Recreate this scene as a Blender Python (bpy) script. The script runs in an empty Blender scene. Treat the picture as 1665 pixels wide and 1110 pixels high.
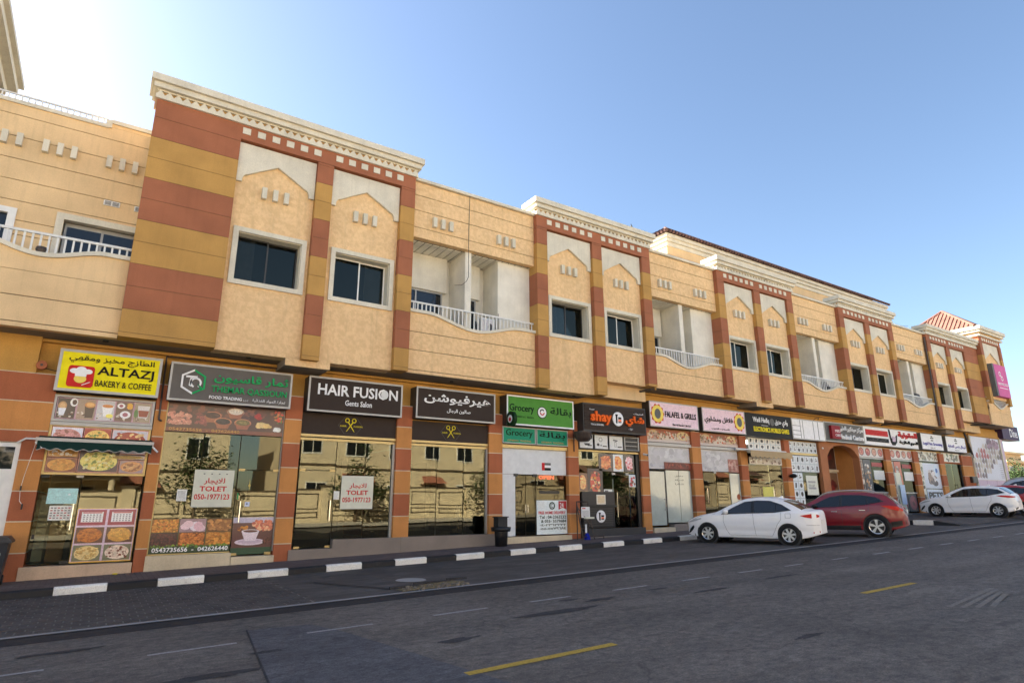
import bpy, math, random
from mathutils import Vector, Matrix
R = math.radians
scene = bpy.context.scene
COL = scene.collection

# ---------------------------------------------------------------- camera
CAM_H = 1.68
YAW, PITCH, ROLL = 0.5845, 0.2593, -0.0034
def cam_basis():
    cy, sy = math.cos(YAW), math.sin(YAW)
    fwd = Vector((sy*math.cos(PITCH), cy*math.cos(PITCH), math.sin(PITCH)))
    right = Vector((cy, -sy, 0)); up = right.cross(fwd)
    r2 = right*math.cos(ROLL) + up*math.sin(ROLL)
    u2 = -right*math.sin(ROLL) + up*math.cos(ROLL)
    return r2, u2, fwd
_r, _u, _f = cam_basis()
cd = bpy.data.cameras.new('camera'); cd.sensor_width = 36.0; cd.lens = 995.3/1665*36.0
cd.clip_start = 0.1; cd.clip_end = 3000
cam = bpy.data.objects.new('camera', cd); COL.objects.link(cam)
M = Matrix((( _r.x, _u.x, -_f.x, 0), (_r.y, _u.y, -_f.y, 0), (_r.z, _u.z, -_f.z, CAM_H), (0, 0, 0, 1)))
cam.matrix_world = M
scene.camera = cam

# ---------------------------------------------------------------- sky, sun, exposure
SUN_AZ, SUN_EL = R(-36), R(31)          # azimuth from +y towards +x
sdir = Vector((math.sin(SUN_AZ)*math.cos(SUN_EL), math.cos(SUN_AZ)*math.cos(SUN_EL), math.sin(SUN_EL)))
world = bpy.data.worlds.new('World'); scene.world = world; world.use_nodes = True
wn = world.node_tree.nodes; wl = world.node_tree.links
wn.clear()
sky = wn.new('ShaderNodeTexSky'); sky.sky_type = 'NISHITA'; sky.sun_disc = False
sky.sun_elevation = SUN_EL; sky.sun_rotation = SUN_AZ
sky.altitude = 0; sky.air_density = 1.0; sky.dust_density = .95; sky.ozone_density = 1.7
bg = wn.new('ShaderNodeBackground'); bg.inputs['Strength'].default_value = 0.052
wo = wn.new('ShaderNodeOutputWorld')
wl.new(sky.outputs[0], bg.inputs['Color']); wl.new(bg.outputs[0], wo.inputs['Surface'])
sl = bpy.data.lights.new('sun', 'SUN'); sl.energy = 5.0; sl.angle = R(0.5); sl.color = (1.0, 0.93, 0.82)
sun = bpy.data.objects.new('sun', sl); COL.objects.link(sun)
sun.rotation_euler = sdir.to_track_quat('Z', 'Y').to_euler(); sun.location = sdir*60
scene.view_settings.view_transform = 'Standard'; scene.view_settings.look = 'None'
scene.view_settings.exposure = 2.46; scene.view_settings.gamma = 1.0
scene.view_settings.use_curve_mapping = False
scene.cycles.max_bounces = 8; scene.cycles.diffuse_bounces = 4; scene.cycles.glossy_bounces = 4
scene.cycles.transparent_max_bounces = 12; scene.cycles.sample_clamp_indirect = 6.0

# ---------------------------------------------------------------- materials
def s2l(c):
    return tuple(((v/255)/12.92 if v/255 <= .04045 else ((v/255+.055)/1.055)**2.4) for v in c)
MATS = {}
def newmat(name):
    m = bpy.data.materials.new(name); m.use_nodes = True; MATS[name] = m
    nt = m.node_tree; b = nt.nodes['Principled BSDF']
    return m, nt, nt.nodes, nt.links, b
def ramp(nt, src, p0, c0, p1, c1):
    r = nt.nodes.new('ShaderNodeValToRGB'); e = r.color_ramp.elements
    e[0].position = p0; e[0].color = (*c0, 1) if len(c0) == 3 else c0
    e[1].position = p1; e[1].color = (*c1, 1) if len(c1) == 3 else c1
    nt.links.new(src, r.inputs[0]); return r.outputs[0]
def mixc(nt, mode, fac, a, b):
    n = nt.nodes.new('ShaderNodeMix'); n.data_type = 'RGBA'; n.blend_type = mode
    for sock, v in ((n.inputs[0], fac), (n.inputs[6], a), (n.inputs[7], b)):
        if hasattr(v, 'is_linked'): nt.links.new(v, sock)
        else: sock.default_value = v if isinstance(v, (int, float)) else (*v, 1)
    return n.outputs[2]
def pos(nt, scale=(1, 1, 1)):
    g = nt.nodes.new('ShaderNodeNewGeometry'); mp = nt.nodes.new('ShaderNodeMapping')
    mp.inputs['Scale'].default_value = scale
    nt.links.new(g.outputs['Position'], mp.inputs['Vector']); return mp.outputs[0]
def noise(nt, vec, scale, detail=4, rough=.55):
    n = nt.nodes.new('ShaderNodeTexNoise'); n.inputs['Scale'].default_value = scale
    n.inputs['Detail'].default_value = detail; n.inputs['Roughness'].default_value = rough
    nt.links.new(vec, n.inputs['Vector']); return n.outputs[0]
def bump(nt, b, h, strength=.3, dist=.01):
    n = nt.nodes.new('ShaderNodeBump'); n.inputs['Strength'].default_value = strength
    n.inputs['Distance'].default_value = dist
    nt.links.new(h, n.inputs['Height']); nt.links.new(n.outputs[0], b.inputs['Normal'])
def surf(name, col, rough=.8, var=.12, vscale=1.3, fine=40, finev=.08, bumps=.15, bdist=.006, spec=.3, streak=.0, metal=0, dirt=None, dirtamt=.0):
    """a painted / plastered / plain surface: broad tone drift, fine grain, optional rain streaks and dirt"""
    m, nt, N, L, b = newmat(name)
    p = pos(nt)
    n1 = noise(nt, p, vscale, 5); n2 = noise(nt, p, fine, 3)
    lo = tuple(c*(1-var) for c in col); hi = tuple(min(1, c*(1+var)) for c in col)
    c = ramp(nt, n1, .3, lo, .7, hi)
    g = ramp(nt, n2, .3, (1-finev,)*3, .7, (1+finev,)*3)
    c = mixc(nt, 'MULTIPLY', 1.0, c, g)
    if streak:
        ps = pos(nt, (5.0, 5.0, .35)); ns = noise(nt, ps, 1.6, 5, .6)
        f = ramp(nt, ns, .5, (0, 0, 0), .78, (1, 1, 1))
        fm = N.new('ShaderNodeMath'); fm.operation = 'MULTIPLY'; fm.inputs[1].default_value = streak
        L.new(f, fm.inputs[0])
        c = mixc(nt, 'MIX', fm.outputs[0], c, dirt or tuple(v*.45 for v in col))
    if dirtamt:
        nd = noise(nt, p, 3.2, 8, .7)
        f = ramp(nt, nd, .55, (0, 0, 0), .72, (dirtamt,)*3)
        c = mixc(nt, 'MIX', f, c, dirt or tuple(v*.35 for v in col))
    L.new(c, b.inputs['Base Color'])
    b.inputs['Roughness'].default_value = rough; b.inputs['Specular IOR Level'].default_value = spec
    b.inputs['Metallic'].default_value = metal
    if bumps: bump(nt, b, n2, bumps, bdist)
    return m
def plain(name, col, rough=.5, spec=.5, metal=0, coat=0, emit=0):
    m, nt, N, L, b = newmat(name)
    p = pos(nt); n1 = noise(nt, p, 6, 4)
    c = ramp(nt, n1, .3, tuple(v*.93 for v in col), .7, tuple(min(1, v*1.05) for v in col))
    L.new(c, b.inputs['Base Color'])
    b.inputs['Roughness'].default_value = rough; b.inputs['Specular IOR Level'].default_value = spec
    b.inputs['Metallic'].default_value = metal; b.inputs['Coat Weight'].default_value = coat
    b.inputs['Coat Roughness'].default_value = .04
    if emit:
        L.new(c, b.inputs['Emission Color']); b.inputs['Emission Strength'].default_value = emit
    return m
def stucco(name, col):
    """trowelled plaster: raised worm-like ridges over a soft tone drift"""
    m, nt, N, L, b = newmat(name)
    p = pos(nt); n0 = noise(nt, p, .7, 4); n1 = noise(nt, p, 9, 6, .6); n2 = noise(nt, p, 60, 2)
    c = ramp(nt, n0, .3, tuple(v*.93 for v in col), .7, tuple(min(1, v*1.05) for v in col))
    r = ramp(nt, n1, .40, (.93, .91, .88), .62, (1.06, 1.07, 1.08)); c = mixc(nt, 'MULTIPLY', 1, c, r)
    ps = pos(nt, (6, 6, .4)); ns = noise(nt, ps, 1.2, 5, .6)
    f = ramp(nt, ns, .54, (0, 0, 0), .8, (.32,)*3); c = mixc(nt, 'MIX', f, c, tuple(v*.5 for v in col))
    L.new(c, b.inputs['Base Color']); b.inputs['Roughness'].default_value = .9; b.inputs['Specular IOR Level'].default_value = .2
    h = ramp(nt, n1, .42, (0, 0, 0), .60, (1, 1, 1)); bump(nt, b, h, .5, .012)
    return m
def glass(name, mirror=.4, tint=(.55, .55, .5), rough=.0):
    m = bpy.data.materials.new(name); m.use_nodes = True; MATS[name] = m
    nt = m.node_tree; N = nt.nodes; L = nt.links; N.clear()
    o = N.new('ShaderNodeOutputMaterial'); mx = N.new('ShaderNodeMixShader')
    t = N.new('ShaderNodeBsdfTransparent'); t.inputs[0].default_value = (*tint, 1)
    g = N.new('ShaderNodeBsdfGlossy'); g.inputs[0].default_value = (.55, .54, .43, 1); g.inputs['Roughness'].default_value = rough
    fr = N.new('ShaderNodeFresnel'); fr.inputs[0].default_value = 1.5
    h = noise(nt, pos(nt), .9, 2, .4); bp = N.new('ShaderNodeBump'); bp.inputs['Strength'].default_value = .05; bp.inputs['Distance'].default_value = .022
    L.new(h, bp.inputs['Height']); L.new(bp.outputs[0], g.inputs['Normal'])
    ma = N.new('ShaderNodeMath'); ma.operation = 'ADD'; ma.use_clamp = True; ma.inputs[1].default_value = mirror
    L.new(fr.outputs[0], ma.inputs[0]); L.new(ma.outputs[0], mx.inputs[0])
    L.new(t.outputs[0], mx.inputs[1]); L.new(g.outputs[0], mx.inputs[2]); L.new(mx.outputs[0], o.inputs[0])
    return m
def printmat(name, rough=.45, coat=0):
    m, nt, N, L, b = newmat(name)
    a = N.new('ShaderNodeVertexColor'); a.layer_name = 'Col'
    p = pos(nt); n = noise(nt, p, 45, 4, .7)
    g = ramp(nt, n, .3, (.72, .72, .72), .72, (1.2, 1.2, 1.2))
    c = mixc(nt, 'MULTIPLY', 1, a.outputs[0], g)
    L.new(c, b.inputs['Base Color']); b.inputs['Roughness'].default_value = rough
    b.inputs['Coat Weight'].default_value = coat; b.inputs['Coat Roughness'].default_value = .08
    return m
def asphalt(name, col, patchy=.25, rough=.85):
    m, nt, N, L, b = newmat(name)
    p = pos(nt); big = noise(nt, p, .35, 6, .6); mid = noise(nt, pos(nt, (.5, 1.6, 1)), 1.6, 7, .68)
    fine = noise(nt, p, 55, 3, .7); v = N.new('ShaderNodeTexVoronoi'); v.inputs['Scale'].default_value = 90; L.new(p, v.inputs['Vector'])
    c = ramp(nt, big, .3, tuple(x*(1-patchy) for x in col), .7, tuple(x*(1+patchy) for x in col))
    c = mixc(nt, 'MULTIPLY', 1, c, ramp(nt, fine, .3, (.62, .62, .62), .72, (1.42, 1.42, 1.42)))
    c = mixc(nt, 'MULTIPLY', 1, c, ramp(nt, v.outputs['Distance'], .0, (1.35, 1.33, 1.3), .5, (.8, .8, .8)))
    md = noise(nt, pos(nt, (.8, 1.2, 1)), 8, 7, .85); c = mixc(nt, 'MULTIPLY', 1, c, ramp(nt, md, .34, (.48, .48, .50), .66, (1.5, 1.48, 1.45)))
    trk = noise(nt, pos(nt, (.05, 1.1, 1)), 1.0, 4, .6); c = mixc(nt, 'MULTIPLY', 1, c, ramp(nt, trk, .35, (.80, .80, .81), .65, (1.16, 1.15, 1.14)))
    v2 = N.new('ShaderNodeTexVoronoi'); v2.feature = 'DISTANCE_TO_EDGE'; v2.inputs['Scale'].default_value = .33
    wv = N.new('ShaderNodeVectorMath'); wv.operation = 'ADD'; nn = N.new('ShaderNodeTexNoise'); nn.inputs['Scale'].default_value = 1.4; nn.inputs['Detail'].default_value = 6; L.new(p, nn.inputs['Vector']); L.new(p, wv.inputs[0]); L.new(nn.outputs['Color'], wv.inputs[1]); L.new(wv.outputs[0], v2.inputs['Vector'])
    ck = ramp(nt, v2.outputs['Distance'], .0, (.55,)*3, .006, (0, 0, 0)); c = mixc(nt, 'MIX', ck, c, tuple(x*.3 for x in col))
    # oil and tyre stains drawn out along the street
    f = ramp(nt, mid, .60, (0, 0, 0), .67, (.62,)*3)
    c = mixc(nt, 'MIX', f, c, tuple(x*.42 for x in col))
    pale = noise(nt, pos(nt, (.3, 1.2, 1)), .9, 6, .7)
    f2 = ramp(nt, pale, .6, (0, 0, 0), .78, (.35,)*3); c = mixc(nt, 'MIX', f2, c, tuple(x*1.7 for x in col))
    L.new(c, b.inputs['Base Color']); b.inputs['Roughness'].default_value = rough; b.inputs['Specular IOR Level'].default_value = .35
    bump(nt, b, fine, .5, .006); return m
def paving(name, col, sx, sy, mortar, mcol=None, var=.2, off=.5):
    """small rectangular block paving seen from far"""
    m, nt, N, L, b = newmat(name)
    br = N.new('ShaderNodeTexBrick'); br.offset = off; br.inputs['Scale'].default_value = 1
    br.inputs['Brick Width'].default_value = sx; br.inputs['Row Height'].default_value = sy
    br.inputs['Mortar Size'].default_value = mortar; br.inputs['Mortar Smooth'].default_value = .3
    br.inputs['Color1'].default_value = (*[c*(1-var) for c in col], 1); br.inputs['Color2'].default_value = (*[c*(1+var) for c in col], 1)
    br.inputs['Mortar'].default_value = (*(mcol or [c*1.7 for c in col]), 1)
    L.new(pos(nt), br.inputs['Vector'])
    p = pos(nt); n1 = noise(nt, p, .6, 7, .65); n2 = noise(nt, pos(nt, (.5, 1.4, 1)), 1.7, 7, .65); n3 = noise(nt, p, 50, 3)
    c = mixc(nt, 'MULTIPLY', 1, br.outputs['Color'], ramp(nt, n1, .3, (.65, .65, .66), .7, (1.25, 1.22, 1.2)))
    f = ramp(nt, n2, .45, (0, 0, 0), .62, (.85,)*3); c = mixc(nt, 'MIX', f, c, tuple(x*.62 for x in col))
    c = mixc(nt, 'MULTIPLY', 1, c, ramp(nt, n3, .3, (.8, .8, .8), .7, (1.2, 1.2, 1.2)))
    L.new(c, b.inputs['Base Color']); b.inputs['Roughness'].default_value = .8; b.inputs['Specular IOR Level'].default_value = .35
    bump(nt, b, n3, .3, .004); return m

stucco('cream', (.80, .55, .295)); surf('cream_smooth', (.74, .525, .285), vscale=.9, streak=.24, finev=.06)
surf('red', (.345, .125, .062), streak=.16, finev=.07); surf('ochre', (.48, .27, .078), streak=.16, finev=.07)
surf('trim', (.66, .61, .49), rough=.7, streak=.2, dirt=(.3, .26, .19), bumps=.05); surf('trim_gap', (.16, .10, .06)); surf('grout', (.62, .55, .42))
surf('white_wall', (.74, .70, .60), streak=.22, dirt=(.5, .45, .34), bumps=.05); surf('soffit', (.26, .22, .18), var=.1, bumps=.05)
surf('g_ochre', (.57, .25, .075), streak=.16); surf('g_red', (.40, .125, .055), streak=.18); surf('g_yellow', (.55, .30, .075), streak=.15); surf('g_arch', (.42, .17, .075))
surf('tile_pink', (.58, .42, .29), vscale=3, streak=.25, dirt=(.3, .2, .12), bumps=.03, rough=.5); surf('granite', (.24, .20, .17), fine=90, finev=.3, bumps=.05, rough=.55); surf('cream_tile', (.62, .52, .36), rough=.5, bumps=.03, streak=.2)
surf('roof_tile', (.33, .13, .085), var=.3, vscale=2.5); surf('roof_slab', (.4, .37, .33)); surf('deck', (.5, .46, .38), rough=.6)
plain('alu', (.42, .41, .385), .45, metal=.3); plain('gold', (.50, .38, .17), .4, metal=.55); surf('curtain', (.42, .38, .32), vscale=8); surf('roof_dark', (.12, .065, .055), var=.3, vscale=2.5); plain('white_paint', (.78, .77, .73), .45); plain('rail_white', (.72, .71, .67), .4)
plain('black', (.012, .012, .013), .45); plain('black_rub', (.02, .02, .021), .7); plain('charcoal', (.045, .042, .04), .5); plain('dark_brown', (.05, .034, .027), .45)
glass('shop_glass', .075, (.6, .6, .54)); glass('dark_glass', .015, (.5, .48, .42)); glass('up_glass', .015, (.42, .45, .48)); glass('clear_glass', .05, (.72, .76, .7)); glass('frost_glass', .12, (.35, .4, .38), .15)
plain('win_glass', (.012, .015, .019), .03, spec=.5, coat=.0); plain('frosted', (.46, .52, .47), .14, spec=.7, coat=.4)
printmat('print'); printmat('gloss_print', .3, .3)
asphalt('asphalt', (.138, .122, .106)); asphalt('asphalt_dark', (.042, .041, .043), .15); asphalt('asphalt_patch', (.098, .099, .106), .15); asphalt('band', (.032, .031, .033), .12)
paving('park_pav', (.096, .087, .080), .21, .105, .008, (.10, .095, .09)); paving('pave', (.165, .125, .112), .2, .1, .006, (.07, .058, .052))
surf('paver', (.082, .074, .069), var=.3, vscale=2.2, fine=60, finev=.25, dirtamt=.6, dirt=(.03, .028, .028)); surf('paver_joint', (.175, .165, .155), fine=60, finev=.3)
surf('kerb_white', (.80, .78, .71), dirtamt=.4, dirt=(.16, .14, .12), finev=.15); surf('kerb_black', (.022, .022, .024), dirtamt=.4, dirt=(.07, .065, .06), rough=.6)
surf('line_white', (.30, .29, .28), dirtamt=.95, dirt=(.07, .068, .068), finev=.3); surf('line_yellow', (.42, .28, .045), dirtamt=.8, dirt=(.1, .08, .05), finev=.3)
surf('sand', (.42, .34, .25), var=.2); surf('dust', (.17, .15, .125), fine=30, finev=.3); surf('soil', (.20, .15, .075), fine=40, finev=.4, bumps=.6, bdist=.03)
surf('villa', (.64, .54, .38), streak=.1); surf('pale_pave', (.52, .47, .40), var=.15); surf('far_wall', (.33, .27, .19)); surf('tower_tile', (.20, .095, .07), var=.25, vscale=2.5); surf('villa_trim', (.10, .075, .05)); surf('concrete', (.33, .31, .29))
surf('leaf', (.045, .075, .022), var=.4, vscale=6); surf('bark', (.10, .07, .045)); surf('interior', (.52, .50, .44)); surf('interior_floor', (.28, .25, .21), rough=.4)
def paint(name, col, rough=.25, flake=0):
    m, nt, N, L, b = newmat(name); p = pos(nt); n = noise(nt, p, 2.5, 6, .65)
    c = ramp(nt, n, .35, tuple(v*.95 for v in col), .7, col); L.new(c, b.inputs['Base Color'])
    b.inputs['Roughness'].default_value = rough; b.inputs['Coat Weight'].default_value = .55; b.inputs['Coat Roughness'].default_value = .05
    b.inputs['Metallic'].default_value = flake; return m
paint('car_white', (.93, .93, .93), .5); paint('car_red', (.22, .008, .015), .35, .1); paint('car_scarlet', (.40, .015, .015), .35, .1); paint('car_silver', (.42, .45, .47), .35, .6)
plain('car_glass', (.010, .012, .014), .02, spec=.5, coat=.0); plain('rim', (.62, .63, .64), .3, metal=.75); plain('tyre', (.013, .013, .013), .8, spec=.3); plain('chrome', (.7, .7, .7), .15, metal=1)
plain('lamp_red', (.55, .012, .010), .3, spec=.2); plain('lamp_clear', (.5, .52, .54), .1, coat=.8); plain('plate', (.75, .75, .72), .5)

# ---------------------------------------------------------------- mesh builder
WORLD = {}
class MB:
    def __init__(s): s.v = []; s.f = []; s.mi = []; s.c = []; s.cur = 0; s.col = (1, 1, 1)
    def face(s, pts):
        i = len(s.v); s.v += [tuple(p) for p in pts]; s.f.append(tuple(range(i, i+len(pts)))); s.mi.append(s.cur); s.c.append(s.col); return s
    def box(s, x0, x1, y0, y1, z0, z1):
        i = len(s.v)
        s.v += [(x0, y0, z0), (x1, y0, z0), (x1, y1, z0), (x0, y1, z0), (x0, y0, z1), (x1, y0, z1), (x1, y1, z1), (x0, y1, z1)]
        for q in ((0, 3, 2, 1), (4, 5, 6, 7), (0, 1, 5, 4), (1, 2, 6, 5), (2, 3, 7, 6), (3, 0, 4, 7)):
            s.f.append(tuple(i+k for k in q)); s.mi.append(s.cur); s.c.append(s.col)
        return s
    def prism(s, poly, y0, y1):
        """polygon in xz (counter-clockwise seen from the front, -y) pushed back from y0 to y1"""
        n = len(poly); i = len(s.v)
        s.v += [(x, y0, z) for x, z in poly] + [(x, y1, z) for x, z in poly]
        F = [tuple(range(i, i+n)), tuple(range(i+2*n-1, i+n-1, -1))]
        F += [(i+k, i+n+k, i+n+(k+1) % n, i+(k+1) % n) for k in range(n)]
        for q in F: s.f.append(q); s.mi.append(s.cur); s.c.append(s.col)
        return s
    def strip(s, top, bot, y0, y1):
        """ribbon between two xz polylines, with thickness"""
        for k in range(len(top)-1):
            s.prism([bot[k], bot[k+1], top[k+1], top[k]], y0, y1)
        return s
    def wall_hole(s, x0, x1, z0, z1, a0, a1, b0, b1, y0, y1):
        s.box(x0, a0, y0, y1, z0, z1); s.box(a1, x1, y0, y1, z0, z1); s.box(a0, a1, y0, y1, z0, b0); s.box(a0, a1, y0, y1, b1, z1); return s
    def cyl(s, p0, p1, r, n=12, r1=None, caps=True):
        p0, p1 = Vector(p0), Vector(p1); d = (p1-p0).normalized(); r1 = r if r1 is None else r1
        a = d.orthogonal().normalized(); b = d.cross(a); i = len(s.v)
        for p, rr in ((p0, r), (p1, r1)):
            for k in range(n):
                t = 2*math.pi*k/n; s.v.append(tuple(p + a*rr*math.cos(t) + b*rr*math.sin(t)))
        F = [(i+k, i+(k+1) % n, i+n+(k+1) % n, i+n+k) for k in range(n)]
        if caps: F += [tuple(range(i+n-1, i-1, -1)), tuple(range(i+n, i+2*n))]
        for q in F: s.f.append(q); s.mi.append(s.cur); s.c.append(s.col)
        return s
    def tube(s, pts, r, n=6):
        for a, b in zip(pts, pts[1:]):
            if (Vector(a)-Vector(b)).length > 1e-5: s.cyl(a, b, r, n)
        return s
    def lathe(s, prof, n=24, axis='y', c=(0, 0, 0)):
        """profile of (radius, offset along axis)"""
        i = len(s.v); m = len(prof)
        for k in range(n):
            t = 2*math.pi*k/n
            for r, h in prof:
                q = (r*math.cos(t), h, r*math.sin(t)) if axis == 'y' else (r*math.cos(t), r*math.sin(t), h)
                s.v.append((q[0]+c[0], q[1]+c[1], q[2]+c[2]))
        for k in range(n):
            for j in range(m-1):
                s.f.append((i+k*m+j, i+((k+1) % n)*m+j, i+((k+1) % n)*m+j+1, i+k*m+j+1)); s.mi.append(s.cur); s.c.append(s.col)
        return s
    def grid(s, P):
        """P[i][j] points"""
        i0 = len(s.v); n = len(P[0])
        for row in P: s.v += [tuple(p) for p in row]
        for i in range(len(P)-1):
            for j in range(n-1):
                s.f.append((i0+i*n+j, i0+(i+1)*n+j, i0+(i+1)*n+j+1, i0+i*n+j+1)); s.mi.append(s.cur); s.c.append(s.col)
        return s
    def mesh(s, name, mats, smooth=False, colors=False, off=(0, 0, 0)):
        me = bpy.data.meshes.new(name)
        me.from_pydata([(a-off[0], b-off[1], c-off[2]) for a, b, c in s.v], [], s.f)
        for m in (mats if isinstance(mats, (list, tuple)) else [mats]): me.materials.append(MATS[m])
        me.polygons.foreach_set('material_index', s.mi)
        if smooth: me.polygons.foreach_set('use_smooth', [True]*len(s.f))
        if colors:
            at = me.color_attributes.new('Col', 'FLOAT_COLOR', 'CORNER'); k = 0; buf = []
            for q, c in zip(s.f, s.c): buf += [min(.92, c[0]*1.25), min(.92, c[1]*1.25), min(.92, c[2]*1.25), 1.0]*len(q)
            at.data.foreach_set('color', buf)
        me.update(); return me
    def build(s, name, mats, parent=None, smooth=False, colors=False, org=None):
        if org is None:
            xs, ys, zs = zip(*s.v); org = ((min(xs)+max(xs))/2, (min(ys)+max(ys))/2, min(zs))
        return place(name, s.mesh(name, mats, smooth, colors, org), org, parent)
def place(name, me, org, parent=None):
    o = bpy.data.objects.new(name, me); COL.objects.link(o); WORLD[o.name] = Vector(org)
    if parent is not None:
        o.parent = parent; o.location = Vector(org) - WORLD[parent.name]
    else: o.location = org
    return o
def tag(o, label=None, cat=None, group=None, kind=None):
    if label: o['label'] = label
    if cat: o['category'] = cat
    if group: o['group'] = group
    if kind: o['kind'] = kind
    return o
def thing(name, label, cat, loc, group=None):
    o = bpy.data.objects.new(name, None); COL.objects.link(o); o.location = loc; o.empty_display_size = .2
    WORLD[o.name] = Vector(loc); return tag(o, label, cat, group)
def box(name, mat, b, parent=None): return MB().box(*b).build(name, mat, parent)
_cache = {}
def piece(name, mat, dims, loc, parent):
    """a small box that shares its mesh with every other of its size; loc = centre of its bottom"""
    k = (name, mat, tuple(round(d, 4) for d in dims))
    if k not in _cache:
        a, b, c = dims; _cache[k] = MB().box(-a/2, a/2, -b/2, b/2, 0, c).mesh(name, mat)
    return place(name, _cache[k], loc, parent)
SLOPE = .0245
def gz(x): return SLOPE*max(-60, min(90, x))

# ---------------------------------------------------------------- lettering
AR = {}
for base, iso, n in (('ا',0xFE8D,2),('ب',0xFE8F,4),('ة',0xFE93,2),('ت',0xFE95,4),('ث',0xFE99,4),('ج',0xFE9D,4),('ح',0xFEA1,4),('خ',0xFEA5,4),('د',0xFEA9,2),('ذ',0xFEAB,2),('ر',0xFEAD,2),('ز',0xFEAF,2),('س',0xFEB1,4),('ش',0xFEB5,4),('ص',0xFEB9,4),('ض',0xFEBD,4),('ط',0xFEC1,4),('ظ',0xFEC5,4),('ع',0xFEC9,4),('غ',0xFECD,4),('ف',0xFED1,4),('ق',0xFED5,4),('ك',0xFED9,4),('ل',0xFEDD,4),('م',0xFEE1,4),('ن',0xFEE5,4),('ه',0xFEE9,4),('و',0xFEED,2),('ى',0xFEEF,2),('ي',0xFEF1,4),('ئ',0xFE89,4)):
    AR[base] = (iso, n)
def arabic(s):
    out = []; i = 0
    while i < len(s):
        ch = s[i]
        if ch == 'ل' and i+1 < len(s) and s[i+1] == 'ا':
            prev = i > 0 and s[i-1] in AR and AR[s[i-1]][1] == 4
            out.append(chr(0xFEFC if prev else 0xFEFB)); i += 2; continue
        if ch not in AR: out.append(ch); i += 1; continue
        iso, n = AR[ch]
        prev = i > 0 and s[i-1] in AR and AR[s[i-1]][1] == 4
        nxt = n == 4 and i+1 < len(s) and s[i+1] in AR
        k = 3 if prev and nxt else 1 if prev else 2 if nxt else 0
        out.append(chr(iso+k)); i += 1
    # digits keep their own left-to-right order
    res = []; run = []
    for ch in reversed(out):
        if ch in '٠١٢٣٤٥٦٧٨٩': run.append(ch)
        else:
            res += reversed(run); run = []; res.append(ch)
    return ''.join(res + list(reversed(run)))
def letters(body, x0, x1, z0, z1, y, mat, parent, name='lettering', depth=.012, ar=False, bold=0.0, rot=None):
    cu = bpy.data.curves.new('t', 'FONT'); cu.body = arabic(body) if ar else body
    cu.resolution_u = 2; cu.extrude = .5; cu.offset = bold
    o = bpy.data.objects.new('t', cu); COL.objects.link(o)
    me = bpy.data.meshes.new_from_object(o); bpy.data.objects.remove(o); bpy.data.curves.remove(cu)
    xs = [v.co.x for v in me.vertices]; ys = [v.co.y for v in me.vertices]
    a0, a1, b0, b1 = min(xs), max(xs), min(ys), max(ys)
    cx, cz = (x0+x1)/2, z0
    for v in me.vertices:
        X = x0+(v.co.x-a0)/(a1-a0)*(x1-x0); Z = z0+(v.co.y-b0)/(b1-b0)*(z1-z0); Y = y-(v.co.z+.5)*depth
        v.co = (X-cx, Y-y, Z-cz)
    me.materials.clear(); me.materials.append(MATS[mat]); me.name = name
    return place(name, me, (cx, y, cz), parent)

# ---------------------------------------------------------------- printed panels
def C(*c): return s2l(c)
class Print:
    """flat printed film: layered shapes, each a hair in front of the last"""
    def __init__(s, x0, x1, z0, z1, y, bg=None):
        s.x0, s.x1, s.z0, s.z1, s.y = x0, x1, z0, z1, y; s.m = MB(); s.k = 0
        if bg: s.m.col = bg; s.m.box(x0, x1, y, y+.006, z0, z1)
    def P(s, u, v): return s.x0+(s.x1-s.x0)*u, s.z0+(s.z1-s.z0)*v
    def poly(s, pts, col):
        s.k += 1; s.m.col = col; yy = s.y-.0004*s.k-.0003
        s.m.face([(s.P(u, v)[0], yy, s.P(u, v)[1]) for u, v in pts]); return s
    def rect(s, u0, u1, v0, v1, col): return s.poly([(u0, v0), (u1, v0), (u1, v1), (u0, v1)], col)
    def disc(s, u, v, ru, rv, col, n=14, a=0):
        return s.poly([(u+ru*math.cos(2*math.pi*k/n+a), v+rv*math.sin(2*math.pi*k/n+a)) for k in range(n)], col)
    def blobs(s, u0, u1, v0, v1, pal, n, r, seed=0, asp=None):
        if n >= 12: n, r = int(n*1.8), r*.76
        rnd = random.Random(seed); w = (s.x1-s.x0); h = (s.z1-s.z0); s.k += 1
        for i in range(n):
            rr = r*rnd.uniform(.6, 1.3); ru, rv = rr/w, rr/h*(asp or rnd.uniform(.6, 1))
            u = rnd.uniform(u0+ru, u1-ru) if u1-u0 > 2*ru else (u0+u1)/2; v = rnd.uniform(v0+rv, v1-rv) if v1-v0 > 2*rv else (v0+v1)/2
            kf = rnd.uniform(.78, 1.15); s.m.col = tuple(c*kf for c in rnd.choice(pal)); yy = s.y-.0004*s.k-.0003-.000012*i
            a = rnd.random()*3
            s.m.face([(s.P(u+ru*math.cos(t), 0)[0], yy, s.P(0, v+rv*math.sin(t))[1]) for t in [a+2*math.pi*k/8 for k in range(8)]])
        return s
    def build(s, name, parent, mat='print'): return s.m.build(name, mat, parent, colors=True)
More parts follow.
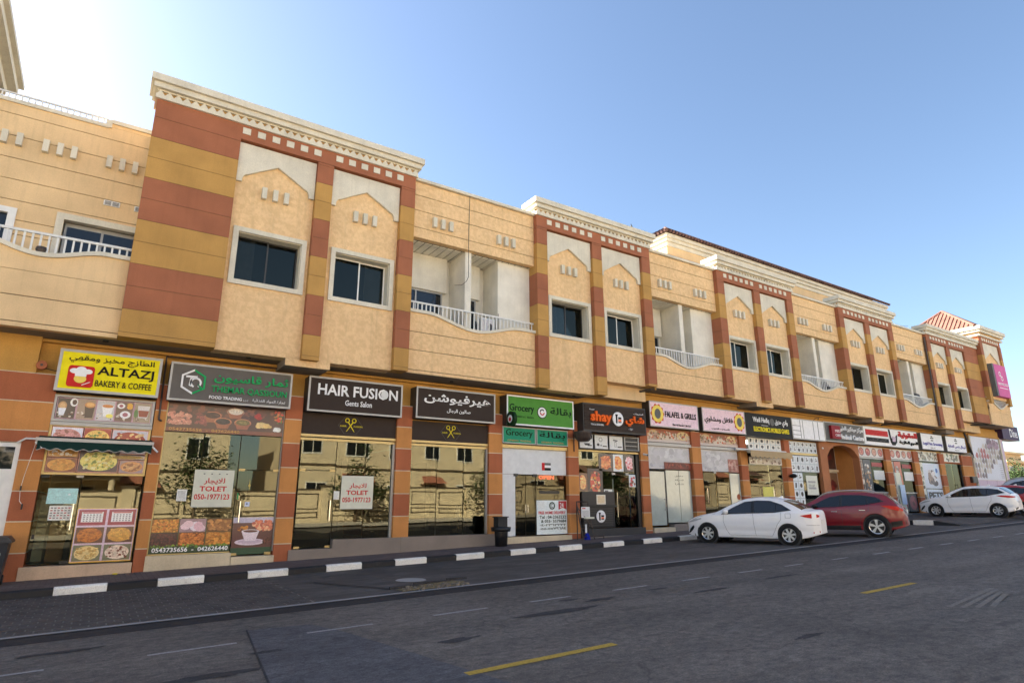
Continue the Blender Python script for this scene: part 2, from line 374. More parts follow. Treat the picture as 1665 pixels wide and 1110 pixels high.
# ================================================================ ground, road, pavement
def sheet(x0, x1, y0, y1, off, mb=None):
    mb = mb or MB(); xs = sorted({x0, x1, *[k for k in (-60, 90) if x0 < k < x1]})
    for a, b in zip(xs, xs[1:]):
        mb.face([(a, y0, gz(a)+off), (b, y0, gz(b)+off), (b, y1, gz(b)+off), (a, y1, gz(a)+off)])
    return mb
tag(sheet(-900, 1500, -1200, 1200, -.03).build('ground', 'sand', org=(0, 0, 0)), kind='structure')
road = tag(sheet(-60, 140, -3.2, 10.42, 0).build('road', 'asphalt', org=(0, 0, 0)), kind='structure')
band = sheet(-60, 140, 10.42, 11.0, .001).build('gutter_band', 'band', road)
parking = tag(sheet(-60, 30.25, 11.0, 15.5, .004).build('parking_strip', 'park_pav', org=(0, 0, 0)), kind='structure')
sheet(30.25, 140, 11.0, 11.9, .004).build('edge_strip', 'park_pav', parking)
sheet(-60, 140, 10.97, 11.1, .012).build('edge_kerb', 'concrete', parking)
# raised forecourt on the right where the hatchback stands
fc = MB(); xs = (31.6, 60, 90, 140)
fc.face([(30.25, 11.9, gz(30.25)+.008), (30.9, 11.9, gz(31)+.012), (30.9, 15.9, gz(31)+.13), (30.25, 14.4, gz(30.25)+.13)])
for a, b in zip((30.9,)+xs, xs):
    za = .19 if a > 31 else .012
    fc.face([(a, 11.9, gz(a)+(.012 if a < 31 else .02)), (b, 11.9, gz(b)+.02), (b, 12.6, gz(b)+.13), (a, 12.6, gz(a)+(.1 if a < 31 else .13))])
    fc.face([(a, 12.6, gz(a)+(.1 if a < 31 else .13)), (b, 12.6, gz(b)+.13), (b, 17.5, gz(b)+.13), (a, 17.5, gz(a)+.13)])
tag(fc.build('forecourt', 'park_pav', org=(30, 12, .8)), kind='structure')
pv = tag(sheet(-60, 30.9, 15.62, 17.55, .152).build('pavement', 'pave', org=(0, 0, 0)), kind='structure')
# kerb blocks, painted in turn
x = -.42-.885*7; k = 1
while x < 29.6:
    w = .885; zb = gz(x+w/2)
    m = MB(); d = w-.012
    prof = [(15.5, -.05), (15.5, .12), (15.535, .152), (15.64, .156), (15.64, -.05)]
    pts = [[(x+s*d, y, gz(x+s*d)+z) for y, z in prof] for s in (0, 1)]
    n = len(prof)
    for j in range(n): m.face([pts[0][j], pts[1][j], pts[1][(j+1) % n], pts[0][(j+1) % n]])
    m.face(pts[0][::-1]); m.face(pts[1])
    m.build('kerb_block', 'kerb_black' if k % 2 else 'kerb_white', pv); x += w; k += 1
# kerb along the open side of the forecourt
rnd = random.Random(4)
for (a, b, mt) in (((30.1, 15.6), (30.12, 13.68), 'kerb_black'), ((30.12, 13.66), (30.2, 12.9), 'kerb_white'), ((30.2, 12.88), (30.3, 11.95), 'kerb_black')):
    m = MB(); zt0 = gz(30)+.2; za = zt0; zb_ = zt0 if b[1] > 12.5 else gz(30)+.05
    m.face([(a[0], a[1], gz(30)-.02), (b[0], b[1], gz(30)-.02), (b[0], b[1], zb_), (a[0], a[1], za)][::-1])
    m.face([(a[0], a[1], za), (b[0], b[1], zb_), (b[0]+.32, b[1], zb_+.004), (a[0]+.32, a[1], za+.004)][::-1])
    m.build('kerb_block', mt, pv)
# the paving blocks near the camera that can be told apart, laid over the strip
cells = []
y = 11.2; row = 0
while y < 15.35:
    xx = -3.6+(.105 if row % 2 else 0)
    while xx < 4.6: cells.append((xx, y)); xx += .21
    y += .21; row += 1
rnd = random.Random(2)
def wob(): return rnd.uniform(-.004, .004)
cells = [c for c in cells if c[0] < 3.3]
cells.sort(key=lambda c: (c[0]**2+c[1]**2) if c[0] > -1.1-.03*c[1] else 1e9)
sheet(-3.7, 3.36, 11.18, 15.42, .008).build('paver_joint', 'paver_joint', parking)
pm = MB().box(-.094, .094, -.094, .094, 0, .012).mesh('paver', 'paver')
bulk = MB()
for i, (px, py) in enumerate(cells):
    z = gz(px)+.008+wob()*.5
    if i < 290: place('paver', pm, (px+.105, py+.105, z-.002), parking).rotation_euler = (wob(), -SLOPE, wob())
    else: bulk.box(px+.011, px+.199, py+.011, py+.199, z-.004, z+.010)
tag(bulk.build('paver_field', 'paver', parking), kind='stuff')
# brick pavers of the walkway by the bakery
bulk = MB(); row = 0; y = 15.66; cnt = 0; pm2 = MB().box(-.096, .096, -.046, .046, 0, .012).mesh('brick', 'pave')
while y < 17.3:
    xx = -3.2+(.1 if row % 2 else 0)
    while xx < 3.3:
        z = gz(xx)+.152+wob()*.4
        if xx > -1.4 and cnt < 280: place('brick', pm2, (xx+.1, y+.05, z-.004), pv).rotation_euler = (0, -SLOPE, 0); cnt += 1
        else: bulk.box(xx+.004, xx+.136, y+.004, y+.096, z-.004, z+.008)
        xx += .2
    y += .1; row += 1
tag(bulk.build('brick_field', 'pave', pv), kind='stuff')
# lane paint, repairs, dust
def strip_on_road(x0, x1, yc, w, mat, name, dy=0):
    m = MB(); m.face([(x0, yc-w/2, gz(x0)+.005), (x1, yc-w/2+dy, gz(x1)+.005), (x1, yc+w/2+dy, gz(x1)+.005), (x0, yc+w/2, gz(x0)+.005)]); m.build(name, mat, road)
for a, b in ((-1.2, -.2), (.75, 1.7), (2.55, 3.45), (4.37, 5.3), (6.1, 6.95), (7.9, 8.75), (9.7, 10.5), (11.4, 12.2), (13.04, 13.75), (14.95, 15.65)): strip_on_road(a, b, 8.72, .07, 'line_white', 'lane_dash')
x = 16.8
while x < 62: strip_on_road(x, x+.8, 8.68, .10, 'line_white', 'lane_dash'); x += 1.85
for a, b in ((3.26, 5.2), (10.62, 12.35), (18.2, 20), (25.6, 27.4), (33, 35), (41, 43)): strip_on_road(a, b, 5.75, .12, 'line_yellow', 'centre_dash')
m = MB(); q = [(1.95, 9.45), (1.45, 5.2), (.9, 3.0), (3.5, 3.0), (3.45, 5.2), (2.95, 8.6), (2.75, 9.3)]
m.face([(a, b, gz(a)+.003) for a, b in q][::-1]); m.build('road_repair', 'asphalt_patch', road)
m = MB()
for a, b in zip(q[:2], q[1:3]): m.face([(a[0]-.01, a[1], gz(a[0])+.006), (b[0]-.012, b[1], gz(b[0])+.006), (b[0]+.012, b[1], gz(b[0])+.006), (a[0]+.012, a[1], gz(a[0])+.006)])
m.build('repair_seam', 'asphalt_dark', road)
def blot(cx, cy, rx, ry, mat, name, seed, off=.004):
    r = random.Random(seed); m = MB(); n = 22
    m.face([(cx+rx*math.cos(t)*w, cy+ry*math.sin(t)*w, gz(cx+rx*math.cos(t)*w)+off) for t, w in [(2*math.pi*k/n, r.uniform(.65, 1.15)) for k in range(n)]]); m.build(name, mat, road)
for i, (cx, cy, rx, ry) in enumerate(((5.9, 7.75, .75, .13), (7.1, 8.15, .35, .1), (3.9, 7.1, .3, .1), (9.2, 7.6, .5, .08), (6.7, 8.45, .28, .06), (8.6, 8.3, .25, .06), (1.2, 7.3, .5, .12), (.4, 6.2, .8, .2), (1.9, 8.0, .22, .08), (11.5, 7.8, .6, .07), (7.2, 4.6, .28, .06), (-.1, 9.6, .5, .08))): blot(cx, cy, rx, ry, 'asphalt_dark', 'oil_stain', i)
m = MB()
for i in range(4):
    y0 = 4.35-.13*i; m.face([(10.3+.1*i, y0, gz(10.3)+.0045), (12.6-.2*i, y0+.28, gz(12.6)+.0045), (12.6-.2*i, y0+.36, gz(12.6)+.0045), (10.3+.1*i, y0+.07, gz(10.3)+.0045)])
m.build('dust_streak', 'dust', road); blot(11.6, 5.25, .55, .16, 'dust', 'dust_streak', 77)
# sunken edge and manhole in the parking strip
mh = tag(MB().lathe([(.0, .016), (.30, .016), (.32, .006)], 24, 'z', (5.75, 12.55, gz(5.75)+.006)).build('manhole_cover', 'concrete', None), 'round grey manhole cover in the parking strip near the broken slab', 'manhole')
m = MB(); q = [(5.0, 11.16), (4.95, 11.5), (5.6, 11.75), (6.35, 11.9), (6.5, 11.6), (6.2, 11.15)]
m.face([(a, b, gz(a)+.013) for a, b in q]); sl_ = m.build('bare_soil', 'soil', parking)
r = random.Random(9); m = MB()
for i in range(60):
    a, b = r.uniform(5.0, 6.4), r.uniform(11.15, 11.6); s = r.uniform(.012, .035); m.box(a-s, a+s, b-s*.7, b+s*.7, gz(a)+.005, gz(a)+.012+s)
tag(m.build('rubble', 'dust', parking), kind='stuff')
m = MB(); top = [(4.9, 11.62), (5.5, 11.84), (6.3, 11.98), (6.75, 11.82)]
for a, b in zip(top, top[1:]): m.box(a[0], b[0], a[1]-.02, a[1]+.05, gz(a[0])+.0, gz(a[0])+.05)
m.build('slab_edge', 'asphalt_dark', parking)
m = MB(); m.face([(4.0, 13.72, gz(4)+.022), (4.9, 11.6, gz(4.9)+.022), (4.96, 11.62, gz(4.9)+.022), (4.06, 13.74, gz(4)+.022)]); m.build('crack', 'black_rub', parking)

# ================================================================ the main building
F = 16.4          # front of the pilasters and friezes upstairs
RW = 16.6         # plaster behind them
GF = 17.45        # front of the ground-floor piers
bld = thing('commercial_building', 'long two-storey cream building with red and ochre striped piers over a row of shops', 'building', (20, 17, .3))
C0 = 11.86; CH = .5714
SEAMS = [C0-CH*i for i in range(11)]          # 11.86 ... 6.146
CCOL = ['red', 'red', 'ochre', 'ochre', 'red', 'red', 'ochre', 'ochre', 'red', 'red', 'ochre']
def pier(x0, x1, zb, y0=F, y1=16.9):
    ztop = C0 if x1-x0 > 1 else 11.366
    core = box('pier', 'trim_gap', (x0+.012, x1-.012, y0+.012, y1, zb+.01, ztop), bld)
    for i in range(11):
        a = min(ztop, SEAMS[i]); b = SEAMS[i+1] if i < 10 else zb
        if b < zb: b = zb
        if a-b < .03: continue
        lo = b
        if i == 10 and a-b > .3:        # a thin drip band closes the lowest course
            piece('course', 'ochre', (x1-x0, y1-y0, .10), ((x0+x1)/2, (y0+y1)/2, b), core); lo = b+.112
        piece('course', CCOL[i], (x1-x0, y1-y0, a-lo-.012), ((x0+x1)/2, (y0+y1)/2, lo), core)
    return core
def bracket_set(xc, z0, y, parent, n=3):
    for k in range(n): piece('bracket', 'trim', (.125, .13, .33), (xc+(k-(n-1)/2)*.295, y-.065, z0), parent)
def arch_panel(x0, x1, parent_z, parent):
    """white keel-arch spandrel set into the head of a bay"""
    xc = (x0+x1)/2; t, bt = 11.33, 10.18; L = .16
    half = [(x0+.015, bt), (x0+L, bt)]
    curve = [(x0+L, bt)]
    for k in range(7):
        a = math.pi/2*k/6; curve.append((x0+L+.13*(1-math.cos(a)), bt+.04+.2*math.sin(a)))
    curve += [(x0+.62, 10.62), (xc, 10.87)]
    mir = [(2*xc-a, b) for a, b in curve]
    m = MB(); low = curve+mir[::-1][1:]
    m.prism([(x0+.015, bt), (x0+L, bt), (x0+L, t), (x0+.015, t)], RW-.09, RW+.02)
    m.prism([(x1-L, bt), (x1-.015, bt), (x1-.015, t), (x1-L, t)], RW-.09, RW+.02)
    lw = low[1:-1]
    for a, b in zip([low[0]]+lw, lw+[low[-1]]):
        if b[0]-a[0] > 1e-4: m.prism([a, b, (b[0], t), (a[0], t)], RW-.09, RW+.02)
    o = m.build('arch_panel', 'trim', parent)
    return o
def window(x0, x1, z0, z1, parent, open_=0, split=.5, screen=False):
    """cast surround, deep reveal, sliding two-leaf window"""
    y = RW; b = .13
    m = MB(); 
    m.box(x0, x1, y-.06, y+.012, z1-b, z1).box(x0, x1, y-.06, y+.012, z0, z0+b).box(x0, x0+b, y-.06, y+.012, z0+b, z1-b).box(x1-b, x1, y-.06, y+.012, z0+b, z1-b)
    m.box(x0+b-.002, x0+b+.02, y+.012, y+.40, z0+b, z1-b).box(x1-b-.02, x1-b+.002, y+.012, y+.40, z0+b, z1-b).box(x0+b, x1-b, y+.012, y+.40, z1-b-.02, z1-b).box(x0+b, x1-b, y+.012, y+.40, z0+b, z0+b+.02)
    w = m.build('window', 'trim', parent)
    a0, a1, c0, c1 = x0+b+.02, x1-b-.02, z0+b+.02, z1-b-.02
    box('backing', 'black', (a0, a1, y+.36, y+.395, c0, c1), w)
    xm = a0+(a1-a0)*split; f = .04
    rk = random.Random(int(x0*10)).random()
    if rk > .35: box('curtain', 'curtain', (a0+(a1-a0)*(0 if rk > .7 else .62), a0+(a1-a0)*(.3 if rk > .7 else 1), y+.345, y+.357, c0, c1), w)
    for i, (p, q, yy) in enumerate(((a0, xm+.02, y+.27), (xm-.02, a1, y+.31))):
        m = MB().box(p, q, yy, yy+.03, c0, c0+f).box(p, q, yy, yy+.03, c1-f, c1).box(p, p+f, yy, yy+.03, c0+f, c1-f).box(q-f, q, yy, yy+.03, c0+f, c1-f)
        m.build('sash', 'charcoal' if not open_ else 'white_paint', w)
        o = box('pane', 'up_glass', (p+f, q-f, yy+.012, yy+.02, c0+f, c1-f), w)
        o.rotation_euler = (random.Random(x0+i).uniform(-.006, .006), 0, random.Random(x1+i).uniform(-.006, .006))
    return w
def recess(x0, x1, zb, wx0, wx1, wz0=7.27, wz1=8.88, light=0, split=.5):
    m = MB().wall_hole(x0-.02, x1+.02, zb, 11.37, wx0+.1, wx1-.1, wz0+.1, wz1-.1, RW, 17.05)
    w = m.build('bay_wall', 'cream', bld)
    arch_panel(x0, x1, 0, w); bracket_set((x0+x1)/2, 9.82, RW, w)
    window(wx0, wx1, wz0, wz1, w, light, split)
    return w
def cornice(x0, x1, y0=F, zt=11.8, back=17.0):
    """tooth band, two stepped mouldings, returned at both ends"""
    o = .12
    band = MB(); x0e, x1e = x0-.05, x1+.05
    n = int((x1e-x0e)/.20); w = (x1e-x0e)/n
    for k in range(n):
        a = x0e+k*w; band.prism([(a, zt+.0), (a+w, zt), (a+w, zt+.095), (a+w/2, zt+.235), (a, zt+.095)], y0-.07, y0+.03)
    ye = y0-.07; nb = int((back-y0)/.135)
    for xe, d in ((x0e, 1), (x1e-.06, 1)):
        for k in range(nb):
            a = y0+.03+k*.135; i = len(band.v)
            P = [(a, zt), (a+.135, zt), (a+.135, zt+.14), (a+.0675, zt+.235), (a, zt+.14)]
            band.v += [(xe, p, q) for p, q in P]+[(xe+.06, p, q) for p, q in P]
            for q in [tuple(range(i, i+5))[::-1], tuple(range(i+5, i+10))]+[(i+j, i+5+j, i+5+(j+1) % 5, i+(j+1) % 5)[::-1] for j in range(5)]:
                band.f.append(q); band.mi.append(0); band.c.append((1, 1, 1))
    c = MB().box(x0-o, x1+o, y0-.16, back, zt+.26, zt+.405).box(x0-o-.07, x1+o+.07, y0-.24, back+.05, zt+.41, zt+.60).box(x0-.03, x1+.03, y0-.05, back-.02, zt+.22, zt+.28)
    par = c.build('cornice', 'trim', bld)
    band.build('tooth_band', 'trim', par)
    box('frieze_ground', 'ochre', (x0+.0, x1-.0, y0+.0, back-.03, zt+.01, zt+.24), par)
    box('parapet_core', 'cream_smooth', (x0+.05, x1-.05, y0+.1, back+.02, zt-.3, zt+.03), par)
    return par
def frieze(x0, x1, bays, y0=F, z0=11.37, z1=11.81):
    fr = box('frieze', 'red', (x0, x1, y0, 16.9, z0, z1), bld)
    for a, b in bays:
        n = 6; st = (b-a-.21)/(n-1)
        for k in range(n): piece('frieze_tile', 'trim', (.205, .03, .185), (a+.105+k*st, y0-.004, 11.535), fr)
    return fr
Z1, Z2, Z3 = 5.47, 6.05, 6.69
PW = .464
blocks = {}
# block 1 (wide striped pier on its left)
pier(-.08, 1.98, Z1); pier(4.10, 4.564, Z1-.02); pier(6.716, 7.18, Z1)
recess(1.98, 4.10, Z1, 2.09, 4.01); recess(4.564, 6.716, Z1, 4.71, 6.64, 7.27, 8.88, 1)
frieze(-.08+2.06, 7.18, ((2.0, 4.16), (4.6, 6.75))); cornice(-.08, 7.18)
for x0 in (11.93, 21.835, 31.74):
    W_ = 5.688; i = {11.93: 2, 21.835: 3, 31.74: 4}[x0]
    xm = x0+(W_-PW)/2; zl = Z1 if i == 2 else Z2
    pier(x0, x0+PW, zl); pier(xm, xm+PW, zl if i == 2 else Z2); pier(x0+W_-PW, x0+W_, Z2)
    recess(x0+PW, xm, zl, x0+.59, x0+2.56, 7.37, 8.9, i % 2, .5 if i < 3 else .42)
    recess(xm+PW, x0+W_-PW, Z2, x0+3.22, x0+5.17, 7.37, 8.9, 1, .46)
    frieze(x0, x0+W_, ((x0+PW, xm+.0), (xm+PW, x0+W_-PW))); cornice(x0, x0+W_)
# block 5 (wide pier on its right)
pier(41.64, 42.1, Z2); pier(44.25, 44.71, Z2); pier(46.83, 48.9, Z3)
recess(42.1, 44.25, Z2, 42.2, 44.15, 7.37, 8.9, 0, .35); recess(44.71, 46.83, Z3, 44.8, 46.75, 7.37, 8.9, 0, .4)
frieze(41.64, 46.83, ((42.1, 44.25), (44.71, 46.83))); cornice(41.64, 48.85)
# ---- balcony bays
def curve_z(t):      # swag of the parapet, t 0..1
    if t < .14 or t > .86: return 7.37
    return 7.37-.34*(.5-.5*math.cos(2*math.pi*(t-.14)/.72))**.85
def balcony(x0, x1, zb, part_off=2.05, wall_off=3.42, n_bal=None, doors=True, seed=1):
    # upper wall courses
    back = box('bay_backing', 'trim_gap', (x0, x1, RW+.03, 16.84, 9.9, 11.78), bld)
    zs = [9.86, 10.21, 10.80, 11.33, 11.80]
    for a, b in zip(zs, zs[1:]): piece('panel', 'cream', (x1-x0, .22, b-a-.022), ((x0+x1)/2, RW+.11, a+.011), back)
    w = x1-x0
    bracket_set(x0+w*.226, 10.32, RW, back); bracket_set(x0+w*.742, 10.32, RW, back)
    box('coping', 'trim', (x0-.02, x1+.02, RW-.1, 17.0, 11.805, 11.905), bld)
    # balcony: parapet courses with a swag top, coping, rail
    fl = box('balcony', 'deck', (x0, x1, RW+.2, 17.9, zb+.02, 6.95), bld)
    n = 28; T = [k/n for k in range(n+1)]; top = [(x0+w*t, curve_z(t)) for t in T]
    box('parapet_backing', 'trim_gap', (x0, x1, RW+.03, RW+.13, zb+.02, 6.95), fl)
    zc = [zb, zb+.11] if zb < 5.6 else [zb]
    zc = zc+[z for z in (6.195, 6.765) if z > zb+.16]
    for a, b in zip(zc, zc[1:]): piece('panel', 'cream', (w, .2, b-a-.022), ((x0+x1)/2, RW+.1, a+.011), fl)
    m = MB().strip(top, [(a, 6.775) for a, b in top], RW, RW+.2); m.build('panel', 'cream', fl)
    MB().strip([(a, b+.095) for a, b in top], top, RW-.07, RW+.25).build('parapet_coping', 'trim', fl)
    box('handrail', 'rail_white', (x0+.0, x1-.0, RW+.06, RW+.11, 7.715, 7.765), fl)
    nb = n_bal or int(w/.142)
    for k in range(nb):
        t = (k+.5)/nb; z = curve_z(t)+.09; h = 7.72-z
        piece('baluster', 'rail_white', (.036, .022, round(h, 2)), (x0+w*t, RW+.085, z), fl)
    # inside: back wall, partition, wing wall, slatted ceiling
    room = box('balcony_wall', 'white_wall', (x0, x1, 17.9, 17.95, 6.95, 9.84), bld)
    box('wing_wall', 'white_wall', (x0-.0, x0+.07, RW+.25, 17.9, 6.95, 9.84), room)
    box('partition', 'white_wall', (x0+part_off, x0+part_off+.23, RW+.16, 17.9, 6.95, 9.855), room)
    box('wing_wall', 'white_wall', (x0+wall_off, x1, RW+.3, 17.9, 6.95, 9.84), room)
    sx = x0+.08
    while sx < x1-.05:
        piece('ceiling_slat', 'white_wall', (.235, 1.03, .02), (sx+.12, 17.375, 9.842), room); sx += .27
    box('ceiling_void', 'charcoal', (x0, x1, 16.84, 17.9, 9.866, 9.9), room)
    for a, b in ((x0+.25, x0+1.75), (x0+part_off+.35, x0+part_off+1.02)):
        box('lintel', 'white_wall', (a-.2, b+.12, 17.72, 17.9, 8.62, 9.84), room)
        d = MB().box(a, b, 17.80, 17.895, 8.56, 8.62).box(a, a+.05, 17.8, 17.895, 6.96, 8.56).box(b-.05, b, 17.8, 17.895, 6.96, 8.56)
        if b-a > 1.2: d.box((a+b)/2-.25, (a+b)/2-.2, 17.8, 17.895, 6.96, 8.56)
        d = d.build('balcony_door', 'alu', room); box('pane', 'win_glass', (a+.05, b-.05, 17.84, 17.86, 6.96, 8.56), d)
    return fl
bal1 = balcony(7.18, 11.93, Z1)
balcony(17.62, 21.835, Z2, 1.95, 2.85); balcony(27.52, 31.74, Z2, 1.95, 2.75); balcony(37.43, 41.64, Z2, 1.9, 2.85)
# ---- left wing: a terrace with its wall set back
lw = box('terrace', 'deck', (-20, -.08, 16.8, 18.1, Z1+.02, 6.95), bld)
w0, w1 = -3.5, -.085; n = 28
def swag(x):
    t = (x+3.0)/(2.4)
    if t < 0 or t > 1: return 7.37
    return 7.37-.27*(.5-.5*math.cos(2*math.pi*t))**.85
xsw = [-20, -16, -12, -8, -4, -3.2]+[-3.0+2.4*k/n for k in range(n+1)]+[-.085]
top = [(x, swag(x)) for x in xsw]
MB().strip(top, [(a, 6.735) for a, b in top], RW, RW+.2).build('panel', 'cream_smooth', lw)
for a, b in ((Z1-.03, 5.56), (5.56, 6.15), (6.15, 6.735)): MB().box(-20, -.085, RW, RW+.2, a+.011, b-.011).build('panel', 'cream_smooth', lw)
box('parapet_backing', 'trim_gap', (-20, -.085, RW+.03, RW+.13, Z1, 6.9), lw)
MB().strip([(a, b+.1) for a, b in top], top, RW-.07, RW+.25).build('parapet_coping', 'trim', lw)
box('handrail', 'rail_white', (-20, -.085, RW+.05, RW+.11, 7.66, 7.715), lw)
for k in range(34):
    x = -.17-k*.152; z = swag(x)+.09; piece('baluster', 'rail_white', (.04, .024, round(7.67-z, 2)), (x, RW+.08, z), lw)
YL = 18.1
m = MB().wall_hole(-2.65, -.085, 6.95, 11.42, -1.66, -.095, 6.99, 8.72, YL+.02, YL+.3).box(-20, -3.9, YL+.02, YL+.3, 6.95, 11.42).box(-3.9, -2.65, YL+.02, YL+.3, 8.68, 11.42)
lwall = m.build('terrace_wall', 'trim_gap', bld)
zl = [8.92, 9.46, 10.02, 10.62, 11.20]
for a, b in zip(zl, zl[1:]): MB().box(-20, -.085, YL-.02, YL+.04, a+.009, b-.009).build('panel', 'cream_smooth', lwall)
MB().box(-20, -.085, YL-.02, YL+.04, 11.209, 11.56).build('panel', 'cream_smooth', lwall)
for a, b in ((6.95, 7.5), (7.5, 8.05), (8.05, 8.42), (8.42, 8.92)):
    MB().box(-2.62, -1.78, YL-.02, YL+.04, a+.009, b-.009).build('panel', 'cream_smooth', lwall)
MB().box(-1.78, -.085, YL-.02, YL+.04, 8.82, 8.911).build('panel', 'cream_smooth', lwall)
MB().box(-20, -3.95, YL-.02, YL+.04, 6.95, 8.911).build('panel', 'cream_smooth', lwall)
MB().box(-3.95, -2.62, YL-.02, YL+.04, 8.7, 8.911).build('panel', 'cream_smooth', lwall)
for xc in (-3.1, -1.98, -.62): bracket_set(xc, 10.34, YL-.02, lwall)
bracket_set(-4.4, 10.34, YL-.02, lwall)
for a in (-.88, -.19):
    v = MB().box(a, a+.36, YL-.06, YL-.02, 9.29, 9.43).build('vent_grille', 'white_paint', lwall)
    for k in range(4):
        for j in range(2): piece('vent_slot', 'charcoal', (.14, .01, .012), (a+.095+j*.17, YL-.063, 9.31+k*.027), v)
sd = MB().box(-1.78, -1.62, YL-.09, YL+.1, 6.96, 8.82).box(-1.62, -.085, YL-.09, YL+.1, 8.66, 8.82).build('terrace_door', 'trim', lwall)
m = MB().box(-1.60, -.085, YL+.16, YL+.22, 8.55, 8.66).box(-1.6, -1.54, YL+.16, YL+.22, 6.96, 8.55).box(-.82, -.76, YL+.16, YL+.22, 6.96, 8.55); m.build('sash', 'alu', sd)
box('pane', 'win_glass', (-1.54, -.82, YL+.13, YL+.2, 6.96, 8.55), sd); box('pane', 'win_glass', (-.76, -.09, YL+.13, YL+.2, 6.96, 8.55), sd)
sd = MB().box(-2.72, -2.56, YL-.08, YL+.1, 6.96, 8.7).box(-3.95, -2.72, YL-.08, YL+.1, 8.56, 8.7).build('terrace_window', 'white_paint', lwall)
box('pane', 'win_glass', (-3.9, -2.72, YL+.03, YL+.04, 6.96, 8.56), sd)
box('coping', 'trim', (-20, -1.06, YL-.07, YL+.4, 11.50, 11.60), lwall); box('coping', 'trim', (-1.02, -.085, YL-.07, YL+.4, 11.66, 11.77), lwall)
MB().box(-1.02, -.085, YL-.02, YL+.04, 11.565, 11.66).build('panel', 'cream_smooth', lwall); box('coping', 'trim', (-1.14, -1.0, YL-.075, YL+.4, 11.52, 11.74), lwall)
rr = box('roof_rail', 'rail_white', (-20, -1.14, YL+.05, YL+.09, 11.79, 11.83), lwall)
for k in range(60): piece('baluster', 'rail_white', (.03, .02, .19), (-1.2-.135*k, YL+.07, 11.6), rr)
# ---- soffit, down-stand beams, core
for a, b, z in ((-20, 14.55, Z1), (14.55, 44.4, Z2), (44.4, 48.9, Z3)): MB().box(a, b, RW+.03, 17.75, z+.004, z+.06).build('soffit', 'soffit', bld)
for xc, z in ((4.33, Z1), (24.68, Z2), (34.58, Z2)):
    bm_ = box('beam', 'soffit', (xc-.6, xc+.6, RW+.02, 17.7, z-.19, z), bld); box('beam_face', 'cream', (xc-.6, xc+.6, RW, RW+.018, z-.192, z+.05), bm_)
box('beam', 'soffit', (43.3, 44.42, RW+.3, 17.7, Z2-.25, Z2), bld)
box('core', 'roof_slab', (-.06, 48.9, 17.95, 30, 5.6, 11.45), bld)
box('core', 'roof_slab', (-20, -.07, 18.5, 30, 5.6, 11.45), bld)
for a, b in ((-.08, 7.18), (11.93, 17.62), (21.835, 27.52), (31.74, 37.43), (41.64, 48.9)): box('core', 'cream_smooth', (a+.02, b-.02, 17.06, 17.95, Z2+.1 if a > 12 else Z1+.08, 11.6), bld)
box('core', 'roof_slab', (-20, 53, 22.2, 30, -1, 5.6), bld)
box('roof', 'roof_slab', (-.06, 52, 16.86, 30, 11.46, 11.6), bld)
box('roof', 'roof_slab', (-20, -.07, 18.5, 30, 11.3, 11.45), bld)
for a, b in ((-20, -14), ): box('core', 'cream_smooth', (a, b, 17.6, 22.2, -1, 5.5), bld)

# ---- right-hand tower
tw = thing('corner_tower', 'narrow cream end tower with red hipped tile roof at the right end', 'tower', (50.7, 17, 1))
TX0, TX1, TY = 48.95, 52.5, 16.12
box('wall', 'cream', (TX0+.4, TX1-.35, TY+.18, 17.9, 8.45, 12.4), tw); box('wall', 'red', (TX0, TX1, TY+.02, 17.9, 12.35, 12.7), tw)
for i, (a, b) in enumerate(zip([12.35, 11.4, 10.3, 9.2], [11.4, 10.3, 9.2, 8.1])):
    box('course', 'red' if i % 2 == 0 else 'ochre', (TX0, TX0+.42, TY, 20, b, a-.012), tw); box('course', 'red' if i % 2 == 0 else 'ochre', (TX1-.37, TX1, TY, 20, b, a-.012), tw)
for k in range(8): piece('frieze_tile', 'trim', (.2, .03, .2), (TX0+.55+k*.36, TY+.012, 12.43), tw)
m = MB(); a0, a1 = TX0+.42, TX1-.37; xc = (a0+a1)/2
for s in (1, -1):
    P = [(xc+s*(a0-xc), 10.9), (xc+s*(a0+.15-xc), 10.9), (xc+s*(a0+.35-xc), 11.2), (xc, 11.75), (xc, 12.34), (xc+s*(a0-xc), 12.34)]
    m.prism(P if s > 0 else P[::-1], TY+.1, TY+.2)
m.build('arch_panel', 'trim', tw); bracket_set(xc, 10.6, TY+.18, tw)
box('wall', 'cream', (TX0, TX1, RW-.28, 17.9, Z3, 7.55), tw); box('wall', 'cream', (TX0, TX1, RW-.28, 17.9, 7.56, 7.9), tw); box('soffit', 'soffit', (TX0, TX1, RW-.27, 17.9, Z3-.02, Z3-.003), tw)
n = 20; w = TX1-TX0; T = [k/n for k in range(n+1)]; top = [(TX0+w*t, 8.2-.42*(.5-.5*math.cos(2*math.pi*min(1, max(0, (t-.1)/.8))))) for t in T]
MB().strip(top, [(a, 7.7) for a, b in top], RW-.3, RW-.1).build('parapet', 'cream', tw); MB().strip([(a, b+.1) for a, b in top], top, RW-.36, RW-.06).build('parapet_coping', 'trim', tw)
box('handrail', 'rail_white', (TX0, TX1, RW-.24, RW-.19, 8.5, 8.55), tw)
for k in range(24):
    t = (k+.5)/24; z = 8.2-.42*(.5-.5*math.cos(2*math.pi*min(1, max(0, (t-.1)/.8))))+.09; piece('baluster', 'rail_white', (.035, .022, round(8.5-z, 2)), (TX0+w*t, RW-.215, z), tw)
box('wall', 'ochre', (TX0, TX0+.05, RW-.2, 17.9, 7.9, 8.4), tw)
box('wall', 'cream', (TX1, TX1+.45, 16.9, 30, 6.7, 12.6), tw); box('wall', 'cream', (TX0, TX1, 17.9, 22, 7, 12.4), tw)
